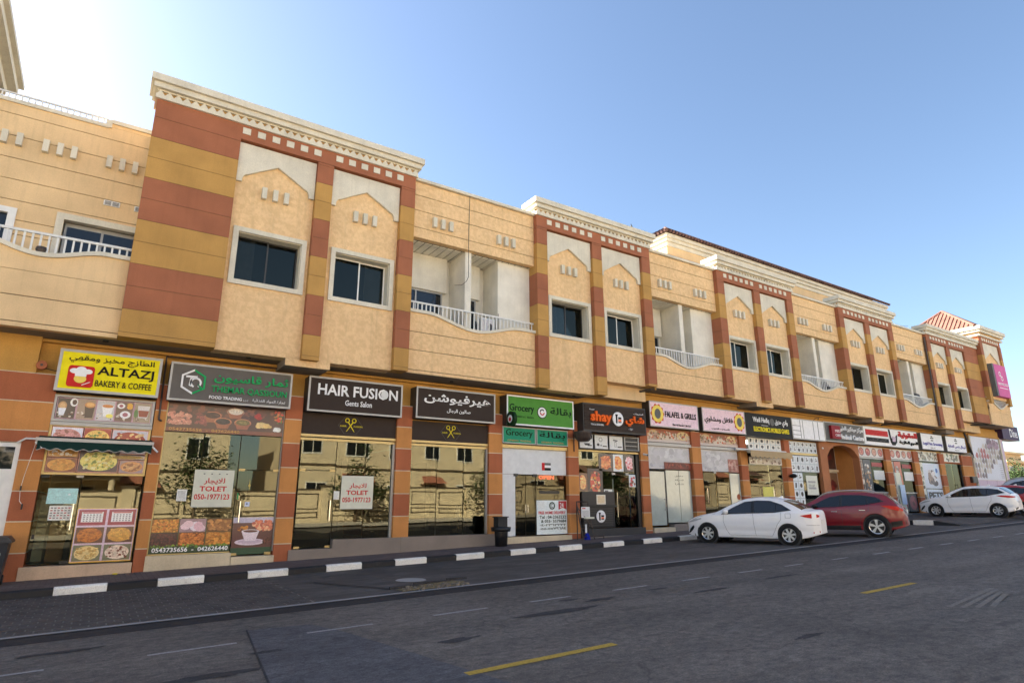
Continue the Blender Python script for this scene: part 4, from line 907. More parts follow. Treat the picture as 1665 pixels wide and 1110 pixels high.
# ---------------------------------------------------------------- 3 + 4 barber
for (x0, x1, lab, a, b, t0, hole) in ((4.52, 7.36, 'empty barber shop front with glass door and white to-let sheet', 4.62, 7.36, 1, 1), (7.85, 10.63, 'empty barber shop front of plain glass beside the black bin', 7.9, 10.63, 0, 0)):
    s = shop(lab, x0, x1, .56 if t0 else .76, 4.2); zb = gz(x0)+.05
    if t0:
        box('threshold', 'granite', (4.44, 5.6, GF-.05, GY+.15, gz(4.4)+.05, .53), s); box('threshold', 'granite', (5.605, 7.605, GF-.05, GY+.15, gz(5.6)+.05, .755), s)
    else: box('threshold', 'granite', (7.61, 10.9, GF-.05, GY+.15, gz(7.6)+.05, .76), s)
    fp = box('fascia_panel', 's_brown', (x0, x1, GY-.06, GY+.02, 3.6, 4.2), s); xc = (x0+x1)/2
    for sx in (-1, 1):
        ring(fp, xc+sx*.1, 4.05, .045, .068, GY-.062, 'l_yellow', 'emblem', depth=.004); MB().prism([(xc+sx*.09, 4.0), (xc+sx*.05, 4.0), (xc-sx*.13, 3.72), (xc-sx*.1, 3.74)][::sx], GY-.066, GY-.062).build('emblem', 'l_yellow', fp)
    letters('HAIR', xc-.3, xc-.12, 3.86, 3.91, GY-.062, 'l_yellow', fp, depth=.003); letters('FUSION', xc+.1, xc+.36, 3.86, 3.91, GY-.062, 'l_yellow', fp, depth=.003)
    H = [(xc+.36*math.cos(R(60*k)), 3.9+.27*math.sin(R(60*k))) for k in range(7)]; MB().tube([(q[0], GY-.063, q[1]) for q in H], .004, 4).build('emblem', 's_dgrey', fp)
    box('header_rail', 'gold', (x0, x1, GY-.08, GY+.03, 3.53, 3.60), s); box('header_rail', 'gold', (x0, x1, GY-.05, GY+.03, 3.43, 3.50), s)
    if t0:
        dr = pane(s, 4.6, 5.6, .56, 2.60, name='door'); handle(dr, 5.5, 1.25, 1.8); pane(s, 4.6, 5.6, 2.62, 3.43)
        for q in ((4.68, 2.61), (5.52, 2.61), (4.68, .57), (5.52, .57)): fitting(s, *q)
        pane(s, 5.61, 6.48, .76, 3.43); pane(s, 6.49, 7.28, .76, 3.43); box('jamb', 'alu', (7.29, 7.36, GY-.05, GY+.05, .755, 3.43), s)
        p = Print(5.6, 5.76, 1.82, 2.05, GY-.008, C(206, 206, 200)); p.build('notice', s)
    else:
        pane(s, 7.9, 8.8, .77, 3.43); pane(s, 8.81, 9.75, .77, 3.43, tilt=.002); pane(s, 9.76, 10.56, .77, 3.43); box('jamb', 'alu', (10.57, 10.63, GY-.05, GY+.05, .77, 3.43), s)
        box('counter', 'charcoal', (9.85, 10.5, 18.1, 18.6, .77, 1.2), s); box('screen', 'panel_white', (9.9, 10.05, 18.3, 18.34, 1.25, 1.65), s)
    box('back_panel', 's_dgrey', (x0+.3, x1-.3, 21.5, 21.6, .8, 3.2), s)
tolet('white to-let sheet on the barber shop glass beside the door', 5.80, 6.75, 1.56, 2.48)
sg = sign('dark brown lightbox sign with large white English lettering for the salon', 4.56, 7.38, 4.20, 5.19, 's_brown', border=.05); Y = 17.19
letters('HAIR FUSION', 4.82, 7.22, 4.68, 5.0, Y, 'l_white', sg, bold=.02); letters('Gents Salon', 5.62, 6.42, 4.42, 4.58, Y, 'l_white', sg, bold=.012); disc(sg, 6.80, 4.84, .115, Y-.011, 'panel_white', 'disc', .006, 1.15)
sg = sign('dark brown lightbox sign with white Arabic lettering for the salon', 7.84, 10.70, 4.24, 5.22, 's_brown', border=.05); letters('هيرفيوشن', 8.1, 10.5, 4.72, 5.06, Y, 'l_white', sg, ar=True, bold=.02); letters('صالون الرجال', 8.9, 9.75, 4.46, 4.60, Y, 'l_white', sg, ar=True, bold=.01)

# ---------------------------------------------------------------- 5 grocery
s = shop('grocery front of white panels with dark glass doors and a delivery poster', 11.15, 13.95, .66, 4.2)
step(s, 11.2, 14.0, .64, 'cream_tile'); box('panel', 'panel_white', (11.2, 13.93, GY-.02, GY+.02, 2.66, 3.5), s); box('panel', 'panel_white', (11.2, 11.74, GY-.02, GY+.02, .66, 2.65), s); box('header_rail', 'gold', (11.18, 13.95, GY-.1, GY+.02, 3.52, 3.63), s); box('header_rail', 'alu', (11.2, 13.9, GY-.06, GY+.02, 3.50, 3.515), s)
for i in (0, 1):
    a = 11.76+i*.42; dr = pane(s, a, a+.41, .68, 2.62, 'dark_glass', name='door'); handle(dr, 12.13 if i == 0 else 12.22, 1.4, 1.66)
for q in ((11.76, 2.63), (12.56, 2.63)): fitting(s, *q, 'black', .18, .09)
for k in range(5): box('shelf', 'brown_card', (11.7, 12.5, 18.6, 19.0, .9+k*.36, .94+k*.36), s)
r = random.Random(5)
for k in range(5):
    m = MB(); m.col = (1, 1, 1)
    pr_ = Print(11.72, 12.5, .94+k*.36, 1.16+k*.36, 18.6, C(90, 60, 40)); pr_.blobs(0, 1, 0, 1, [C(150, 100, 50), C(190, 150, 80), C(96, 70, 60), C(170, 60, 40)], 40, .05, k); pr_.build('goods', s)
pane(s, 12.61, 13.93, 1.81, 2.65, 'dark_glass'); pane(s, 12.61, 13.93, .67, 1.80, 'clear_glass')
p = Print(12.62, 13.93, .68, 1.80, GY-.01, C(214, 222, 222)); p.poly([(.72, .98), (.99, .98), (.99, .72), (.86, .78), (.72, .72)], C(168, 36, 44)); p.rect(.02, .25, .74, .98, C(206, 212, 212)); p.build('delivery_poster', s)
ring(s, 13.28, 1.62, .085, .125, GY-.012, 'l_dkgreen', 'emblem', depth=.004); ring(s, 13.28, 1.62, .04, .06, GY-.012, 'l_dkgreen', 'emblem', 40, 320, depth=.004); letters('24', 13.62, 13.78, 1.55, 1.72, GY-.0125, 'l_white', s, depth=.004)
letters('FREE HOME DELIVERY', 12.70, 13.86, 1.34, 1.44, GY-.011, 'l_red', s, bold=.03, depth=.004); letters('Tel : 04-2363232', 12.74, 13.88, 1.19, 1.30, GY-.011, 'l_dkgreen', s, bold=.02, depth=.004); letters('& 055- 5579684', 12.80, 13.88, 1.06, 1.16, GY-.011, 'l_dkgreen', s, bold=.02, depth=.004)
letters('٠٤-٢٣٦٣٢٣٢', 12.74, 13.88, .95, 1.03, GY-.011, 'l_dkgreen', s, bold=.02, depth=.004); letters('٠٥٥-٥٥٧٩٦٨٤', 12.74, 13.88, .83, .91, GY-.011, 'l_dkgreen', s, bold=.02, depth=.004)
fl = thing('flag_sticker', 'small red, white and black flag sticker on the white grocery panel', 'sticker', (13.05, GY-.03, 2.8)); box('hoist_bar', 'l_red', (12.86, 12.98, GY-.024, GY-.02, 2.81, 3.07), fl); box('stripe', 's_dgrey', (12.98, 13.25, GY-.024, GY-.02, 2.99, 3.07), fl); box('stripe', 'l_white', (12.98, 13.25, GY-.024, GY-.02, 2.9, 2.99), fl); box('stripe', 'l_black', (12.98, 13.25, GY-.024, GY-.02, 2.81, 2.9), fl)
ls = thing('led_sign', 'small glowing red sign behind the glass above the delivery poster', 'sign', (13.1, 17.7, 2.4)); box('board', 'black', (12.82, 13.3, 17.70, 17.72, 2.42, 2.66), ls); letters('OPEN', 12.8, 13.45, 2.52, 2.64, 17.69, 'neon_red', ls)
box('poster_strip', 'black', (12.75, 13.62, GY-.012, GY-.008, 2.02, 2.12), s)
sg = sign('large green lightbox sign with dark grocery lettering and white round emblem', 11.16, 14.04, 4.26, 5.27, 's_green', 's_white', border=.05); Y = 17.19
letters('Grocery', 11.26, 12.28, 4.66, 4.98, Y, 'l_dkgreen', sg, bold=.012); letters('بقالة', 12.98, 13.92, 4.66, 4.98, Y, 'l_dkgreen', sg, ar=True, bold=.012)
letters('SUPERMARKET LLC - BRANCH', 11.34, 12.26, 4.52, 4.58, Y, 'l_dkgreen', sg, depth=.004)
disc(sg, 12.62, 4.76, .205, Y, 'l_black', depth=.008); disc(sg, 12.62, 4.76, .18, Y-.008, 'l_white', depth=.005); ring(sg, 12.62, 4.78, .06, .1, Y-.013, 'l_black', 'emblem', 30, 180, depth=.004); ring(sg, 12.62, 4.76, .06, .1, Y-.013, 'l_red', 'emblem', 180, 360, depth=.004)
for a, b, t, ar in ((11.13, 12.49, 'Grocery', 0), (12.53, 13.91, 'بقالة', 1)):
    sg = sign('teal grocery lightbox with Latin lettering above the door' if not ar else 'teal grocery lightbox with Arabic lettering above the door', a, b, 3.66, 4.22, 's_teal', 'alu', .1, .03, 17.42)
    letters(t, a+.13, b-.13, 3.86 if not ar else 3.88, 4.14, 17.413, 'l_dkgreen' if not ar else 'l_black', sg, ar=bool(ar), bold=.004); letters('GENERAL TRADING', a+.2, b-.2, 3.74, 3.79, 17.413, 'l_tan', sg, depth=.004)
bs = thing('blade_sign', 'small round dark blade sign projecting beside the green grocery sign', 'sign', (11.2, 17.0, 4.2))
MB().cyl((11.16, 17.0, 4.42), (11.28, 17.0, 4.42), .25, 28).build('disc', 'l_dkgreen', bs); MB().cyl((11.16, 17.0, 4.42), (11.154, 17.0, 4.42), .13, 20).build('emblem', 'l_white', bs); MB().cyl((11.154, 17.0, 4.40), (11.15, 17.0, 4.40), .07, 16).build('emblem', 'l_red', bs); MB().tube([(11.25, 17.05, 4.42), (11.25, 17.45, 4.42)], .02).build('bracket', 'black', bs)

# ---------------------------------------------------------------- 6 tea and burgers
s = shop('tea shop front with black slatted counter and burger photos', 14.42, 17.55, .86, 4.2)
box('threshold', 'granite', (14.6, 17.62, GF-.32, GY, gz(15)+.05, .56), s); box('threshold', 'charcoal', (14.55, 17.56, GF-.05, GY+.15, gz(15)+.05, .82), s)
bars(s, 14.44, 17.5, 3.62, 4.2, GY-.14, 'black', .04)
for i, (a, b) in enumerate(((14.5, 15.12), (15.22, 15.86), (15.95, 16.62))):
    p = Print(a, b, 3.66, 4.16, GY-.15, C(206, 208, 206)); c = C(40, 40, 42)
    if i == 0: p.disc(.55, .75, .3, .3, C(26, 26, 26)); p.poly([(.3, .35), (.8, .35), (.7, .2), (.4, .2)], c)
    elif i == 1: p.disc(.45, .68, .14, .16, c, 10); p.disc(.45, .68, .11, .13, C(206, 208, 206), 10); p.disc(.25, .3, .1, .1, c); p.poly([(.35, .25), (.55, .3), (.5, .2)], c)
    else: p.rect(.38, .52, .2, .6, c); p.rect(.4, .5, .22, .56, C(206, 208, 206)); p.poly([(.25, .66), (.6, .62), (.62, .7), (.3, .75)], c)
    p.rect(.6, .92, .16, .24, c); p.build('menu_sign', s)
w_ = bars(s, 16.70, 17.46, 3.64, 4.18, GY-.14, 'alu', .04, 'vent_window'); box('pane', 'black', (16.74, 17.42, GY-.13, GY-.12, 3.68, 4.14), w_)
for z in (3.82, 3.98): box('louvre', 'alu', (16.76, 17.4, GY-.17, GY-.14, z, z+.02), w_)
box('header_rail', 'gold', (14.42, 17.5, GY-.08, GY+.02, 3.54, 3.6), s); box('jamb', 'black', (17.36, 17.55, GY-.06, GY+.08, .82, 3.54), s)
pane(s, 14.5, 16.15, 2.1, 3.53, 'shop_glass'); pane(s, 16.17, 17.36, 2.8, 3.53, 'shop_glass'); dr = pane(s, 16.2, 17.0, .84, 2.76, 'clear_glass', name='door'); handle(dr, 16.3, 1.2, 2.1); pane(s, 17.01, 17.36, .84, 2.76, 'clear_glass')
for q in ((16.2, 2.77), (16.9, 2.77)): fitting(s, *q, 'alu', .16, .08)
def burger(a, b, c, e, bgc, pal, seed, name='food_photo'):
    p = Print(a, b, c, e, GY-.01, C(*bgc)); p.disc(.5, .5, .34, .4, C(*pal[0])); p.blobs(.12, .88, .1, .9, [C(*q) for q in pal], 26, .07, seed); p.build(name, s, 'gloss_print')
burger(15.5, 16.2, 2.86, 3.5, (70, 62, 66), [(206, 120, 70), (226, 150, 96), (190, 90, 60)], 1); burger(16.22, 16.74, 2.86, 3.5, (200, 206, 210), [(216, 130, 60), (200, 80, 50), (230, 160, 90)], 2); burger(16.78, 17.3, 2.86, 3.5, (60, 58, 66), [(216, 170, 180), (190, 80, 90), (226, 200, 210)], 3)
burger(14.5, 14.92, 2.12, 2.76, (110, 80, 70), [(226, 170, 110), (206, 100, 70), (236, 200, 130)], 4); burger(14.93, 15.66, 1.98, 2.94, (64, 56, 62), [(190, 80, 70), (210, 140, 60), (220, 190, 150), (96, 70, 60)], 5); p = Print(17.0, 17.34, 2.3, 2.76, GY-.01, C(196, 206, 210)); p.blobs(0, 1, 0, 1, [C(150, 150, 70), C(190, 80, 80), C(120, 70, 50)], 9, .06, 2); p.build('food_photo', s)
box('fridge_back', 'panel_white', (16.25, 16.95, 18.0, 18.5, 1.7, 2.6), s); box('drinks_cooler', 'bluebag', (16.2, 16.98, 17.95, 18.5, .84, 1.12), s); p = Print(17.02, 17.34, 1.15, 2.28, GY+.05, C(92, 146, 200)); p.rect(0, 1, .6, 1, C(190, 206, 220)); p.disc(.5, .72, .4, .12, C(214, 190, 186)); p.build('cooler_film', s);
box('carton', 'brown_card', (17.0, 17.25, 17.75, 18.0, .84, 1.06), s)
for k in range(10): box('slat', 'charcoal', (14.58, 16.14, GY-.09, GY-.05, 1.64+k*.048, 1.68+k*.048), s)
box('counter', 'black', (14.56, 16.15, GY-.05, GY+.4, .84, 2.08), s); box('counter_top', 'black', (14.54, 16.17, GY-.16, GY+.3, 1.56, 1.63), s)
for k in range(8): box('slat', 'charcoal', (14.6, 16.02, GY-.1, GY-.05, .9+k*.082, .955+k*.082), s)
em = disc(s, 15.42, 1.24, .215, GY-.1, 'l_white', depth=.02, sq=1); MB().box(15.32, 15.38, GY-.13, GY-.12, 1.1, 1.36).box(15.31, 15.4, GY-.13, GY-.12, 1.33, 1.37).box(15.42, 15.55, GY-.13, GY-.12, 1.12, 1.15).box(15.42, 15.55, GY-.13, GY-.12, 1.22, 1.28).build('emblem', 'l_black', s); box('emblem', 'l_orange', (15.42, 15.55, GY-.13, GY-.12, 1.16, 1.21), s)
p = Print(15.25, 15.68, 1.66, 2.0, GY-.1, C(214, 206, 190)); p.rect(.12, .88, .12, .88, C(206, 186, 150)); p.build('framed_notice', s); p = Print(15.68, 16.1, 2.08, 2.2, GY-.03, C(206, 210, 206)); p.rect(.1, .5, .3, .7, C(80, 80, 90)); p.build('notice', s)
sg = sign('dark brown slatted sign with raised orange lettering and round burger emblem', 14.40, 17.56, 4.24, 5.27, None, 'charcoal', border=.04, y=17.1); Y = 17.06
for k in range(7): box('slat', 's_brown', (14.45, 17.51, 17.07, 17.1, 4.3+k*.133, 4.42+k*.133), sg)
letters('shay', 14.70, 15.72, 4.50, 4.98, Y, 'l_orange', sg, bold=.03, depth=.06); letters('شاي', 16.42, 17.4, 4.52, 4.92, Y, 'l_orange', sg, ar=True, bold=.03, depth=.06); letters('Royal', 14.68, 14.9, 5.0, 5.06, Y, 'l_white', sg); letters('TEAS & BURGERS', 14.72, 15.34, 4.46, 4.52, Y, 'l_white', sg); letters('المشروبات', 16.9, 17.4, 4.98, 5.06, Y, 'l_white', sg, ar=True); letters('حلويات', 16.6, 16.82, 4.38, 4.46, Y, 'l_white', sg, ar=True)
disc(sg, 16.05, 4.76, .265, Y, 'l_white', depth=.04); MB().box(15.93, 16.0, Y-.05, Y-.04, 4.6, 4.92).box(15.91, 16.03, Y-.05, Y-.04, 4.88, 4.93).box(16.05, 16.2, Y-.05, Y-.04, 4.62, 4.66).box(16.05, 16.2, Y-.05, Y-.04, 4.75, 4.83).build('emblem', 'l_black', sg); box('emblem', 'l_orange', (16.05, 16.2, Y-.05, Y-.04, 4.675, 4.735), sg)
cb = thing('cup_sign', 'dark red cup-shaped blade sign projecting below the slatted sign', 'sign', (14.3, 16.8, 3.8)); MB().lathe([(0, 0), (.17, 0), (.27, .12), (.33, .30), (.33, .34), (.0, .34)], 24, 'z', (14.22, 16.95, 3.82)).build('cup', 'dark_brown', cb); MB().tube([(14.22, 16.95, 4.1), (14.22, 17.5, 4.1)], .025).build('bracket', 'black', cb); ring(cb, 14.55, 4.02, .07, .11, 16.97, 'black', 'handle', -90, 90, 12, .04)
cct = thing('security_camera', 'small white camera on the pier beside the tea shop', 'camera', (17.75, 17.4, 3.5)); MB().cyl((17.7, 17.45, 3.55), (17.72, 17.25, 3.5), .04, 10).build('body', 'white_paint', cct); MB().cyl((17.72, 17.25, 3.5), (17.722, 17.235, 3.497), .034, 10).build('lens', 'black', cct)
# ---------------------------------------------------------------- 7 + 8 falafel grill (shut)
s = shop('shut falafel shop front with frosted panes and a tilted metal shutter', 17.97, 20.55, .9, 4.62)
step(s, 18.05, 19.2, .78, 'cream_tile'); box('threshold', 'granite', (19.2, 20.6, GF, GY+.15, gz(19)+.1, .9), s)
def faded(a, b, seed):
    p = Print(a, b, 4.08, 4.6, GY-.06, C(150, 80, 50)); p.rect(0, 1, 0, .5, C(176, 150, 134)); p.disc(.15, .5, .14, .45, C(190, 160, 110)); p.disc(.15, .42, .11, .33, C(170, 140, 120)); p.poly([(.32, .4), (.5, .85), (.66, .5), (.6, .1), (.36, .1)], C(196, 180, 160)); p.disc(.82, .6, .14, .34, C(200, 176, 120)); p.blobs(0, 1, .2, .9, [C(150, 100, 70), C(196, 176, 150), C(120, 100, 70), C(190, 90, 50)], 60, .07, seed); p.rect(0, 1, 0, .18, C(190, 176, 166)); p.build('faded_photo', s)
def whitewash(a, b, z0, z1, seed):
    p = Print(a, b, z0, z1, GY-.02, C(184, 182, 182)); p.blobs(0, 1, 0, 1, [C(182, 180, 181), C(188, 187, 186)], 50, .2, seed); p.blobs(0, 1, 0, .4, [C(176, 175, 181), C(170, 170, 178)], 14, .12, seed+1); p.build('peeling_film', s)
faded(18.03, 20.6, 61); box('header_rail', 'alu', (18.0, 20.55, GY-.12, GY+.02, 3.93, 4.05), s); whitewash(18.1, 20.5, 3.02, 3.92, 3); p = Print(18.95, 20.55, 3.02, 3.3, GY-.04, C(110, 50, 36)); p.blobs(0, 1, .1, .9, [C(140, 60, 44), C(96, 40, 30)], 30, .08, 5); p.build('food_strip', s)
dr = pane(s, 18.12, 18.95, .86, 2.92, 'frosted', name='door'); handle(dr, 18.86, 1.4, 1.9, 'alu'); box('gap', 'black', (18.96, 19.02, GY, GY+.02, .9, 2.95), s); pane(s, 19.03, 19.78, .95, 2.98, 'frosted'); pane(s, 19.79, 20.5, .95, 2.98, 'frosted')
for k in range(3): letters(('مغلق', 'للصيانة', 'مؤقتا')[k] if k < 2 else 'شكرا', 19.55, 20.05, 2.72-k*.16, 2.80-k*.16, GY-.004, 'l_black', s, ar=True, depth=.003)
s = shop('shut falafel shop front with a dark doorway and white washed glass above', 21.1, 23.72, .95, 4.62); box('threshold', 'granite', (21.1, 23.72, GF, GY+.15, gz(22)+.1, .95), s)
faded(21.2, 23.75, 71); box('header_rail', 'alu', (21.1, 23.72, GY-.12, GY+.02, 3.93, 4.05), s); whitewash(21.2, 23.65, 3.0, 3.92, 13); p = Print(22.95, 23.65, 3.0, 3.55, GY-.04, C(160, 110, 100)); p.blobs(0, 1, 0, 1, [C(150, 90, 80), C(180, 140, 130)], 20, .1, 8); p.build('food_strip', s)
dr = pane(s, 21.3, 22.1, .96, 2.96, 'dark_glass', name='door'); handle(dr, 21.42, 1.7, 2.3); pane(s, 22.12, 22.98, .96, 2.96, 'shop_glass'); box('poster', 'frosted', (23.0, 23.68, GY-.02, GY, 1.6, 2.95), s); disc(s, 23.5, 1.95, .12, GY-.02, 'g_red', depth=.004); pane(s, 23.0, 23.68, .96, 2.95, 'shop_glass'); fitting(s, 22.05, 2.97, 'alu', .16, .1)
for a, b, lab, ar, lx in ((17.92, 20.78, 'pale pink speckled lightbox sign with cog emblem and English falafel lettering', 0, 18.35), (21.05, 23.92, 'pale pink speckled lightbox sign with cog emblem and Arabic lettering', 1, 23.5)):
    sg = sign(lab, a, b, 4.64, 5.66, 's_pink', 'alu', border=.04); Y = 17.19
    p = Print(a+.05, b-.05, 4.69, 5.61, 17.194); p.blobs(0, 1, 0, 1, [C(170, 130, 150), C(190, 160, 120), C(150, 120, 160)], 150, .018, int(a), .6); p.build('speckle', sg)
    m = MB(); n = 40; m.prism([(lx+(.36+.035*math.cos(k*2*math.pi*10/n))*math.cos(2*math.pi*k/n), 5.16+(.38+.035*math.cos(k*2*math.pi*10/n))*math.sin(2*math.pi*k/n)) for k in range(n)], Y-.008, Y).build('emblem', 'badge_red', sg)
    disc(sg, lx, 5.16, .33, Y-.008, 'skin_y', depth=.006, sq=1.05); disc(sg, lx, 5.16, .17, Y-.014, 's_dgrey', depth=.006, sq=1.2)
    if ar: letters('فلافل ومشاوي', 21.18, 23.05, 4.98, 5.3, Y, 'l_black', sg, ar=True, bold=.02); letters('كافتيريا بيت الشعوب', 21.6, 22.8, 4.74, 4.82, Y, 'l_black', sg, ar=True)
    else: letters('FALAFEL & GRILLS', 18.78, 20.64, 5.06, 5.3, Y, 'l_black', sg, bold=.02); letters('Bait Al Shaoub Cafe LLC', 19.2, 20.3, 4.74, 4.82, Y, 'l_black', sg)

# ---------------------------------------------------------------- 9 + 10 electronics
def grid_print(a, b, z0, z1, nx, nz, seed, s, bgc=(206, 210, 212), y=GY-.03):
    r = random.Random(seed); p = Print(a, b, z0, z1, y, C(176, 186, 190))
    for i in range(nx):
        for j in range(nz):
            u, v = (i+.06)/nx, (j+.06)/nz; du, dv = .88/nx, .88/nz; p.rect(u, u+du, v, v+dv, C(*bgc)); k = r.random(); c = C(*r.choice(((40, 40, 44), (70, 70, 76), (110, 112, 116), (30, 30, 34))))
            if k < .35: p.disc(u+du*.5, v+dv*.5, du*.28, dv*.32, c, 9)
            elif k < .7: p.poly([(u+du*.3, v+dv*.2), (u+du*.6, v+dv*.15), (u+du*.72, v+dv*.8), (u+du*.4, v+dv*.85)], c)
            else: p.poly([(u+du*.25, v+dv*.3), (u+du*.75, v+dv*.4), (u+du*.7, v+dv*.55), (u+du*.3, v+dv*.5)], c); p.disc(u+du*.4, v+dv*.7, du*.12, dv*.12, c, 8)
    return p.build('product_print', s)
s = shop('electronics shop front under a tan awning with lit goods inside', 24.2, 27.08, 1.0, 4.62); box('threshold', 'granite', (24.2, 27.08, GF, GY+.15, gz(25)+.1, 1.0), s)
grid_print(24.5, 27.0, 4.08, 4.6, 6, 2, 3, s, (214, 212, 206)); pane(s, 24.3, 25.9, 1.0, 3.9, 'clear_glass'); dr = pane(s, 25.92, 26.9, 1.0, 3.9, 'clear_glass', name='door'); handle(dr, 26.0, 1.6, 2.3)
p = Print(24.5, 26.95, 3.4, 3.72, GY-.02, C(206, 200, 190)); p.blobs(0, 1, 0, 1, [C(190, 180, 170), C(120, 100, 90), C(226, 222, 214)], 30, .1, 4); p.build('film', s); box('lamp_panel', 'lamp_panel', (24.6, 26.6, 18.6, 19.1, 4.5, 4.54), s)
p = Print(25.3, 26.2, 2.35, 3.4, GY+.4, C(196, 180, 150)); p.rect(.5, .75, .3, .75, C(60, 20, 30)); p.rect(.1, .2, .45, .7, C(30, 30, 30)); p.build('hanging_poster', s); p = Print(25.3, 26.1, 1.95, 2.4, GY-.01, C(206, 200, 90)); p.rect(.35, .65, -.8, 0, C(226, 224, 214)); p.build('price_card', s)
nb = box('led_strip', 'neon_red', (24.5, 25.3, 17.8, 17.83, 2.9, 2.98), s)
for i in range(4): box('goods_shelf', 'panel_white', (24.4, 26.9, 19.4, 19.8, 1.2+i*.5, 1.25+i*.5), s); 
for i in range(3):
    p = Print(24.5, 26.8, 1.25+i*.5, 1.62+i*.5, 19.38, C(70, 70, 76)); p.blobs(0, 1, 0, 1, [C(40, 40, 46), C(190, 190, 196), C(110, 110, 120), C(180, 120, 80)], 40, .12, i); p.build('goods', s)
fc_ = MB()
for k in range(3): fc_.box(24.4+k*.28, 24.62+k*.28, 17.9, 18.2, 1.0, 1.5+.2*(k % 2))
fc_.build('stacked_goods', 'panel_white', s)
aw = thing('awning', 'half-rolled tan awning with scalloped edge over the electronics shop', 'awning', (25.4, 17.2, 3.8)); MB().face([(23.85, 17.02, 3.93), (26.95, 17.02, 3.93), (26.95, 17.42, 4.02), (23.85, 17.42, 4.02)]).build('canopy', 'awn_tan', aw); MB().cyl((23.3, 17.36, 4.0), (27.0, 17.36, 4.0), .05, 10).build('roller', 'white_paint', aw)
n = 60; top = [(23.85+3.1*k/n, 3.94) for k in range(n+1)]; bot = [(x, 3.66-.03*math.cos((x)*2*math.pi*3)) for x, z in top]; MB().strip(top, bot, 17.0, 17.012).build('valance', 'awn_tan', aw)
sg = sign('black sign with pale lettering over yellow electronics and games lettering', 23.95, 27.45, 4.62, 5.66, 's_black', 's_black', border=.04); Y = 17.19
letters('Wadi Hadiq', 24.5, 25.7, 5.2, 5.5, Y, 'l_white', sg, bold=.02); letters('وادي حديق', 26.15, 27.15, 5.15, 5.5, Y, 'l_white', sg, ar=True, bold=.02); disc(sg, 25.93, 5.33, .16, Y, 's_dgrey', sq=1.1); letters('ELECTRONICS MOBILES GAMES', 24.5, 27.2, 4.84, 5.06, Y, 'l_yellow', sg, bold=.03); box('rule', 'l_white', (25.1, 25.6, Y-.003, Y, 5.13, 5.145), sg)
s = shop('electronics shop front covered with small product prints and a sheet of paper', 27.5, 30.0, 1.0, 4.62, depth=4.0); box('threshold', 'granite', (27.5, 30.0, GF, GY+.15, gz(28)+.1, 1.0), s)
grid_print(27.6, 30.0, 4.06, 4.6, 7, 2, 5, s); box('header_rail', 'gold', (27.55, 30.0, GY-.06, GY, 3.95, 4.05), s); grid_print(27.65, 30.0, 3.14, 3.92, 6, 2, 6, s); grid_print(27.65, 28.5, 1.1, 3.1, 2, 5, 7, s, (206, 214, 220)); pane(s, 28.52, 30.0, 1.0, 3.12, 'shop_glass')
p = Print(28.8, 29.75, 2.06, 2.98, GY-.01, C(206, 208, 196));
for k in range(2): p.rect(.15, .8, .62-.32*k, .72-.32*k, C(150, 150, 150))
p.build('notice', s); letters('TO LET', 28.95, 29.5, 2.45, 2.56, GY-.012, 's_dgrey', s, depth=.003)
sg = sign('blank white sign frame showing its inner bars beside the electronics sign', 27.5, 30.28, 4.66, 5.66, 's_white', 'alu', border=.05); Y = 17.194
for a, b, c, e in ((28.18, 28.21, 4.72, 5.6), (29.3, 29.33, 4.72, 5.6), (29.7, 29.74, 4.72, 5.6), (27.55, 28.18, 5.3, 5.32), (27.55, 28.18, 5.06, 5.08), (27.55, 28.18, 4.86, 4.88), (28.4, 28.43, 4.72, 5.6)): box('inner_bar', 's_dgrey', (a, b, Y-.004, Y, c, e), sg)
MB().tube([(29.4, 17.2, 5.66), (29.5, 17.1, 5.78), (29.75, 17.1, 5.8), (29.8, 17.2, 5.7)], .012).build('conduit', 'black', sg)

# ---------------------------------------------------------------- arched entrance
ar_ = thing('arched_entrance', 'terracotta arched entrance to the stairs below the grey medical sign', 'entrance', (32, 17.5, .95))
m = MB(); x0, x1 = 30.68, 33.68; xc = (x0+x1)/2; zb = gz(32)+.19
curve = [(x0, 3.99), (x0+.35, 4.33), (x0+.75, 4.5), (x0+1.2, 4.56), (xc, 4.575)]; curve = curve+[(2*xc-a, b) for a, b in curve[::-1][1:]]
m.box(30.05, x0, GF, 17.8, zb, 4.7); m.box(x1, 33.76, GF, 17.8, zb, 4.7)
for a, b in zip(curve, curve[1:]): m.prism([a, b, (b[0], 4.7), (a[0], 4.7)], GF, 17.8)
m.build('wall', 'g_arch', ar_); box('passage_wall', 'g_ochre', (x1-.02, x1+.06, 17.8, 18.75, zb, 4.7), ar_); box('passage_wall', 'g_ochre', (x0-.06, x0, 17.8, 18.75, zb, 4.7), ar_); box('back_wall', 'interior', (x0, x1, 18.72, 18.8, zb, 4.7), ar_); box('passage_ceiling', 'white_wall', (x0, x1, 17.8, 18.75, 4.7, 4.75), ar_); box('lintel', 'cream_tile', (x0, x0+3, 18.62, 18.72, 3.3, 3.42), ar_)
p = Print(x0+1.6, x0+2.9, 1.5, 3.25, 18.70, C(120, 90, 66)); p.blobs(.1, .9, .3, .8, [C(130, 40, 36), C(96, 30, 30)], 12, .25, 2); p.build('stair_poster', ar_); p = Print(x0+1.6, x0+2.9, 3.45, 4.6, 18.70, C(70, 44, 40)); p.blobs(.1, .9, .1, .8, [C(110, 40, 38), C(60, 36, 34)], 12, .25, 4); p.build('stair_poster', ar_)
lm = MB().cyl((30.3, 17.4, 4.35), (30.3, 17.44, 4.35), .05, 10).build('lamp', 'white_paint', ar_)
sg = sign('grey medical centre sign with maroon box and white bilingual lettering', 30.28, 34.0, 4.69, 5.69, 's_dgrey', 'alu', border=.04); Y = 17.19
